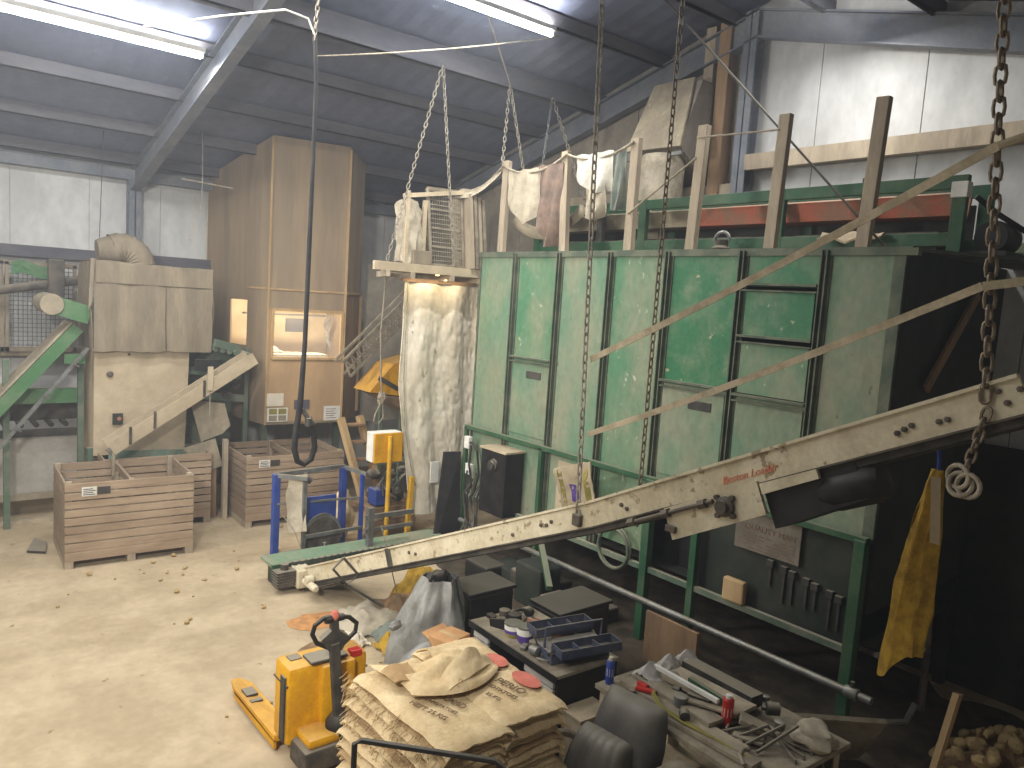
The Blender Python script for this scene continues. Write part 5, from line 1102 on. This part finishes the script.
# ------------------------------------------------------------------ second bench with clutter, chair
q0, q1 = V((4.36, 4.02, 0)), V((4.30, 2.45, 0)); bx = (q1-q0).normalized(); by = V((-bx.y, bx.x, 0)); LB = (q1-q0).length
BM = Matrix(((bx.x, by.x, 0, q0.x), (bx.y, by.y, 0, q0.y), (0, 0, 1, 0), (0, 0, 0, 1)))
def bw(x, y, z): return BM @ V((x, y, z))
t = thing('work_bench', 'crowded dusty work bench beside the slumped black chair', 'bench', bw(LB/2, .5, 0))
part(MB(BM).bb(-.02, LB, 0, 1.05, .74, .78, .004), 'bench_top', m_dustcrate, t)
for x in (.05, LB-.08):
    for y in (.06, .95): part(MB(BM).bb(x-.03, x+.04, y-.035, y+.035, 0, .74), 'leg', m_wood, t)
part(MB(BM).bb(.05, LB-.05, .9, .94, .1, .74), 'back_panel', m_dsteel, t)
def can(c, r_, hh, m, label, name, capm, lab2=None):
    t = thing(name, label, 'can', c); lat([(r_*.95, 0), (r_, .006), (r_, hh*.86), (r_*.8, hh*.9)], c, m, 'can_body', t); lat([(r_*.55, 0), (r_*.55, hh*.12), (.0, hh*.13)], V(c)+V((0, 0, hh*.9)), capm, 'cap', t)
    lat([(r_*1.01, 0), (r_*1.01, hh*.3)], V(c)+V((0, 0, hh*.3)), m_paper, 'label_band', t, n=10); return t
can(bw(.04, .10, .78), .034, .22, m_blue, 'blue spray can with cream cap on the bench corner', 'spray_can', m_cream)
can(bw(.95, .42, .80), .042, .22, m_redtin, 'red aerosol can standing on the cluttered bench', 'aerosol_can', m_paper)
t = thing('cleaning_rod', 'long white and green tube lying across the cluttered bench', 'rod', bw(.5, .5, .9))
part(MB(BM).bar((.22, .42, .93), (.86, .42, .93), .03, .03), 'white_tube', m_paper, t); part(MB(BM).bar((.52, .50, .93), (.90, .48, .92), .04, .04), 'green_tube', m_greenf, t, 'green tube')
for i, (x0, y0, x1, y1, z, w, hh, m) in enumerate(((.12, .36, .95, .30, .83, .16, .03, m_dustcrate), (.14, .56, 1.0, .58, .86, .26, .03, m_wood), (.10, .22, 1.25, .22, .80, .12, .03, m_hood), (.5, .12, 1.4, .16, .795, .12, .03, m_dustcrate), (.25, .8, .95, .78, .86, .14, .10, m_dsteel))):
    single(MB(BM).bar((x0, y0, z), (x1, y1, z+.01), w, hh), 'bench_board', m, 'dusty strip or board lying lengthwise among the bench clutter', 'board', 'boards on the cluttered bench')
single(MB(BM).box((.34, .2, .835), (.16, .05, .03), Matrix.Rotation(.5, 3, 'Z'), .01).box((.28, .23, .845), (.1, .04, .03), Matrix.Rotation(.1, 3, 'Z'), .01), 'red_pliers', m_redtin, 'red handled tool lying near the spray can', 'tool')
t = thing('yellow_flex', 'pale yellow flex looping down over the bench front', 'cable', bw(.55, .1, .8))
for k in range(2): part(MB().tube([bw(.42, .2+.02*k, .86), bw(.48, .12+.02*k, .89), bw(.6, .08+.02*k, .85), bw(.8, .10+.03*k, .83), bw(1.1, .15, .82), bw(1.4, .2, .81)], .009, 6), 'flex', m_oliv, t, smooth=True)
single(MB(BM).box((1.12, .5, .86), (.20, .14, .04), Matrix.Rotation(.6, 3, 'Z') @ Matrix.Rotation(.3, 3, 'Y'), .006), 'ribbed_block', m_hood, 'ribbed square block tilted beside the red aerosol can', 'block')
junk('bench_clutter', 'clutter', 'grimy metal odds and ends strewn over the work bench', [(bw(.25+.075*i, .15+.13*(i*3 % 7), .79+.03*(i % 2)), .05+.02*(i % 3)) for i in range(15)], [m_grime, m_galv, m_dustcrate, m_dsteel], 'odds and ends on the work bench')
single(MB().blob(bw(1.45, .75, .87), (.13, .16, .10), 8, .3, 3), 'dust_bag', m_cloth, 'crumpled dusty bag at the far corner of the bench', 'bag', smooth=True)
for i in range(4): single(MB().tube([bw(1.0+.1*i, .3, .80), bw(1.15+.08*i, .45+.06*i, .88+.02*i), bw(1.3, .55, .82), bw(1.5, .45+.1*i, .80), bw(1.62, .4+.1*i, .55)], .012, 6), 'bench_cable', m_grime, 'dusty cable tangled over the bench end', 'cable', 'cables tangled on the bench', True)
t = thing('crumpled_paper', 'crumpled grey paper heaped behind the blue spray can', 'paper', bw(.15, .6, .78))
for i in range(3): part(MB().sheet(lambda u, v: bw(.05+.3*u, .3+.22*i+.2*v, .79+.17*(1-abs(2*u-1))*(.5+.5*math.sin(PI*v))+.05*abs(nz(u*5, v*5, i))), 10, 8, .004), 'paper', m_grey, t)
single(MB(BM).bb(.92, 1.6, -.36, -.04, 0, .62, .01).bb(.9, 1.62, -.38, -.02, .62, .65), 'plan_chest', m_dustcrate, 'dusty square cabinet pushed against the front of the bench', 'cabinet')
single(MB(DM).bb(LD+.03, LD+.26, .06, .4, 0, .46).bb(LD+.02, LD+.27, .05, .41, .46, .48), 'side_cabinet', m_dustboard, 'low pale cabinet between the desk and the bench', 'cabinet')
t = thing('office_chair', 'slumped grey black office chair at the bench end', 'chair', (3.93, 3.5, 0))
CB = Matrix.Translation((4.09, 3.49, .30)) @ Matrix.Rotation(math.radians(-84), 4, 'Z') @ Matrix.Rotation(math.radians(-18), 4, 'X')
def cush(w, hh, d, pl=7):
    def f(u, v):
        e = (1-abs(2*u-1)**4)*(1-abs(2*v-1)**4); return ((u-.5)*w*(1-.15*max(0, v-.6)/.4), -d*e**.5-.010*math.sin(u*PI*pl)**2, v*hh)
    return f
b = MB(CB).sheet(cush(.56, .64, .11, 2), 24, 24, .03); part(b, 'backrest', m_leather, t, smooth=True)
b = MB(CB @ Matrix.Translation((-.09, -.20, -.12)) @ Matrix.Rotation(math.radians(-8), 4, 'X')).sheet(cush(.46, .46, .12, 6), 24, 20, .03); part(b, 'pleated_cushion', m_leather, t, 'pleated cushion', True)
part(MB().blob((3.93, 3.5, .33), (.27, .27, .07), 3, .04, 3), 'seat', m_leather, t, smooth=True)
part(MB().tube(arc((3.86, 3.84, .46), (.7, -.7, 0), (0, 0, 1), .16, 0, PI, 12), .028, 8), 'armrest', m_dustcrate, t, 'dusty curved armrest', True)
part(MB().tube([(3.93, 3.5, .34), (3.93, 3.5, .08)], .03, 8), 'gas_column', m_black, t)
for i in range(5): a_ = i*2*PI/5; part(MB().bar((3.93, 3.5, .09), (3.93+.28*math.cos(a_), 3.5+.28*math.sin(a_), .05), .05, .04).lathe([(.0, -.015), (.03, -.015), (.03, .015), (.0, .015)], (3.93+.28*math.cos(a_), 3.5+.28*math.sin(a_), .03), (0, 1, 0), 10), 'star_leg', m_black, t)

# ------------------------------------------------------------------ things on the floor
def heap(name, label, c, rx, ry, h_, m, seed, cat, kind=None):
    def f(u, v):
        a_ = 2*PI*u; r_ = v*(1+.25*nz(math.cos(a_)*2+seed, math.sin(a_)*2)); return (c[0]+rx*r_*math.cos(a_), c[1]+ry*r_*math.sin(a_), .004+h_*max(0, 1-v*v)*(1+.6*nz(u*9+seed, v*5))+.02*nz(u*14, v*12, seed)*(1-v))
    return single(MB().sheet(f, 36, 14, 0), name, m, label, cat, None, True, kind)
heap('spilled_meal', 'patch of orange crumbs spilled on the floor by the belt tail', (3.75, 7.85), .35, .22, .03, m_orange, 2, 'crumbs', 'stuff')
heap('dirt_patch', 'patch of brown sweepings on the floor behind the pallet truck', (3.55, 7.1), .38, .25, .04, m_dirt, 5, 'dirt', 'stuff')
def tarp(name, label, x0, x1, y0, y1, h_, m, seed):
    def f(u, v): return (x0+(x1-x0)*u+.08*nz(v*3, seed), y0+(y1-y0)*v+.08*nz(u*3, seed, 4), .02+h_*math.sin(PI*u)**.6*math.sin(PI*v)**.6*(1+.7*nz(u*3+seed, v*3)) + .05*abs(nz(u*8+seed, v*7)))
    return single(MB().sheet(f, 28, 24, .01), name, m, label, 'tarpaulin', None, True)
tarp('dusty_tarpaulin', 'crumpled tan tarpaulin lying beside the orange crumbs', 3.85, 4.7, 7.15, 7.85, .17, m_cloth, 3)
tarp('dusty_tarpaulin', 'grey plastic sheeting heaped before the wrapped machine', 4.05, 4.6, 6.75, 7.3, .14, m_clothg, 8)
tarp('yellow_sack', 'dull yellow sack slumped under the cream belt', 4.75, 5.3, 7.3, 8.0, .42, m_net, 11)
tarp('yellow_sack', 'small yellow sack on the floor near the thin cable', 3.95, 4.2, 6.6, 6.95, .12, m_net, 15)
tarp('rag_heap', 'brown rags lying across the floor under the belt tail', 4.3, 5.0, 7.0, 7.9, .2, m_dirt, 23)
tarp('rag_heap', 'dark grey rags heaped against the wrapped machine', 4.2, 4.75, 6.3, 6.8, .16, m_grime, 29)
tarp('pale_sheet', 'crumpled pale pink sheet near the brown sweepings', 3.65, 3.95, 6.95, 7.25, .10, m_curt, 19)
r2 = random.Random(77)
# stones and stray potatoes
pb = MB().blob((0, 0, .03), (.045, .036, .03), 3, .18, 2); po = bpy.data.objects.new('potato', pb.mesh('potato', m_potato, True)); COL.objects.link(po)
tag(po, 'stray potato lying on the dusty floor', 'potato', 'stray potatoes and clods on the floor'); first = True
for i in range(46):
    x, y = (2.2+3.0*r2.random(), 5.9+5.6*r2.random()) if i < 34 else (1.3+1.8*r2.random(), 9.6+1.0*r2.random())
    o = po if first else po.copy()
    if not first: COL.objects.link(o)
    first = False; o.location = (x, y, 0); o.rotation_euler = (0, 0, 6*r2.random()); s_ = .35+.6*r2.random()**2; o.scale = (s_, s_, s_)
po2 = None
for i in range(90):
    o = po.copy(); COL.objects.link(o); o['label'] = 'potato in the loose heap by the dark hopper end'; o['group'] = 'potatoes in the heap by the hopper end'
    a_, rr = 2*PI*r2.random(), r2.random()**.6; o.location = (7.35+.75*rr*math.cos(a_), 1.95+.55*rr*math.sin(a_), max(0, .34*(1-rr*rr)+.02*r2.random()-.02)); o.rotation_euler = (r2.random(), r2.random(), 6*r2.random()); s_ = 1.1+.6*r2.random(); o.scale = (s_, s_, s_)
heap('soil_heap', 'low soil heap under the loose potatoes', (7.35, 1.95), .75, .55, .30, m_dirt, 9, 'soil')
single(MB().bar((6.75, 2.35, 0), (6.95, 2.3, .75), .05, .10, (1, 0, 0)), 'pale_stake', m_newwood, 'pale timber stake leaning beside the potato heap', 'stake')
t = thing('pipe_stub', 'pair of grey pipe stubs with a bent hose on the hopper leg', 'pipe', (6.9, 2.85, .1))
part(MB().tube([(6.7, 2.9, .9), (7.2, 2.7, .92)], .025, 8), 'pipe', m_galv, t); part(MB().tube([(6.75, 2.8, .3), (7.0, 2.7, .28), (7.15, 2.7, .4)], .03, 8), 'elbow', m_galv, t, smooth=True)
part(MB().tube([(7.3, 2.75, 1.6), (7.32, 2.72, .8), (7.3, 2.7, .3)], .035, 8), 'hose', m_grime, t, smooth=True)
single(MB().prism([(5.85, 3.3, .02), (6.5, 2.85, .02), (6.4, 2.6, .5), (5.8, 3.1, .5)], (0, .03, .03)), 'sloping_plate', m_dustcrate, 'dim dusty plate sloping beside the green corner leg', 'plate')

def floorshadef(u, v): return (5.75+3.05*u, 2.0+7.0*v, -.01+.05*math.sin(PI*u)**.5*math.sin(PI*v)**.5*(1+.8*nz(u*6, v*12)))  # sheet added over the floor to paint in the shade under the hopper
single(MB().sheet(floorshadef, 30, 60, 0), 'floor_shade_sheet', m_floorshade, 'dark sheet of painted shade over the floor under the hopper', 'soil', None, True, 'stuff')

r2 = random.Random(55)
for i in range(9):
    x, y = .35+1.1*r2.random(), .15+.75*r2.random()
    single(MB(BM).box((x, y, .805+.012*i), (.14+.2*r2.random(), .05+.06*r2.random(), .02), Matrix.Rotation(r2.uniform(-.5, .5), 3, 'Z'), .003), 'offcut', (m_wood, m_dustcrate, m_hood, m_grime)[i % 4], 'dusty flat offcut lying among the bench clutter', 'offcut', 'offcuts on the work bench')
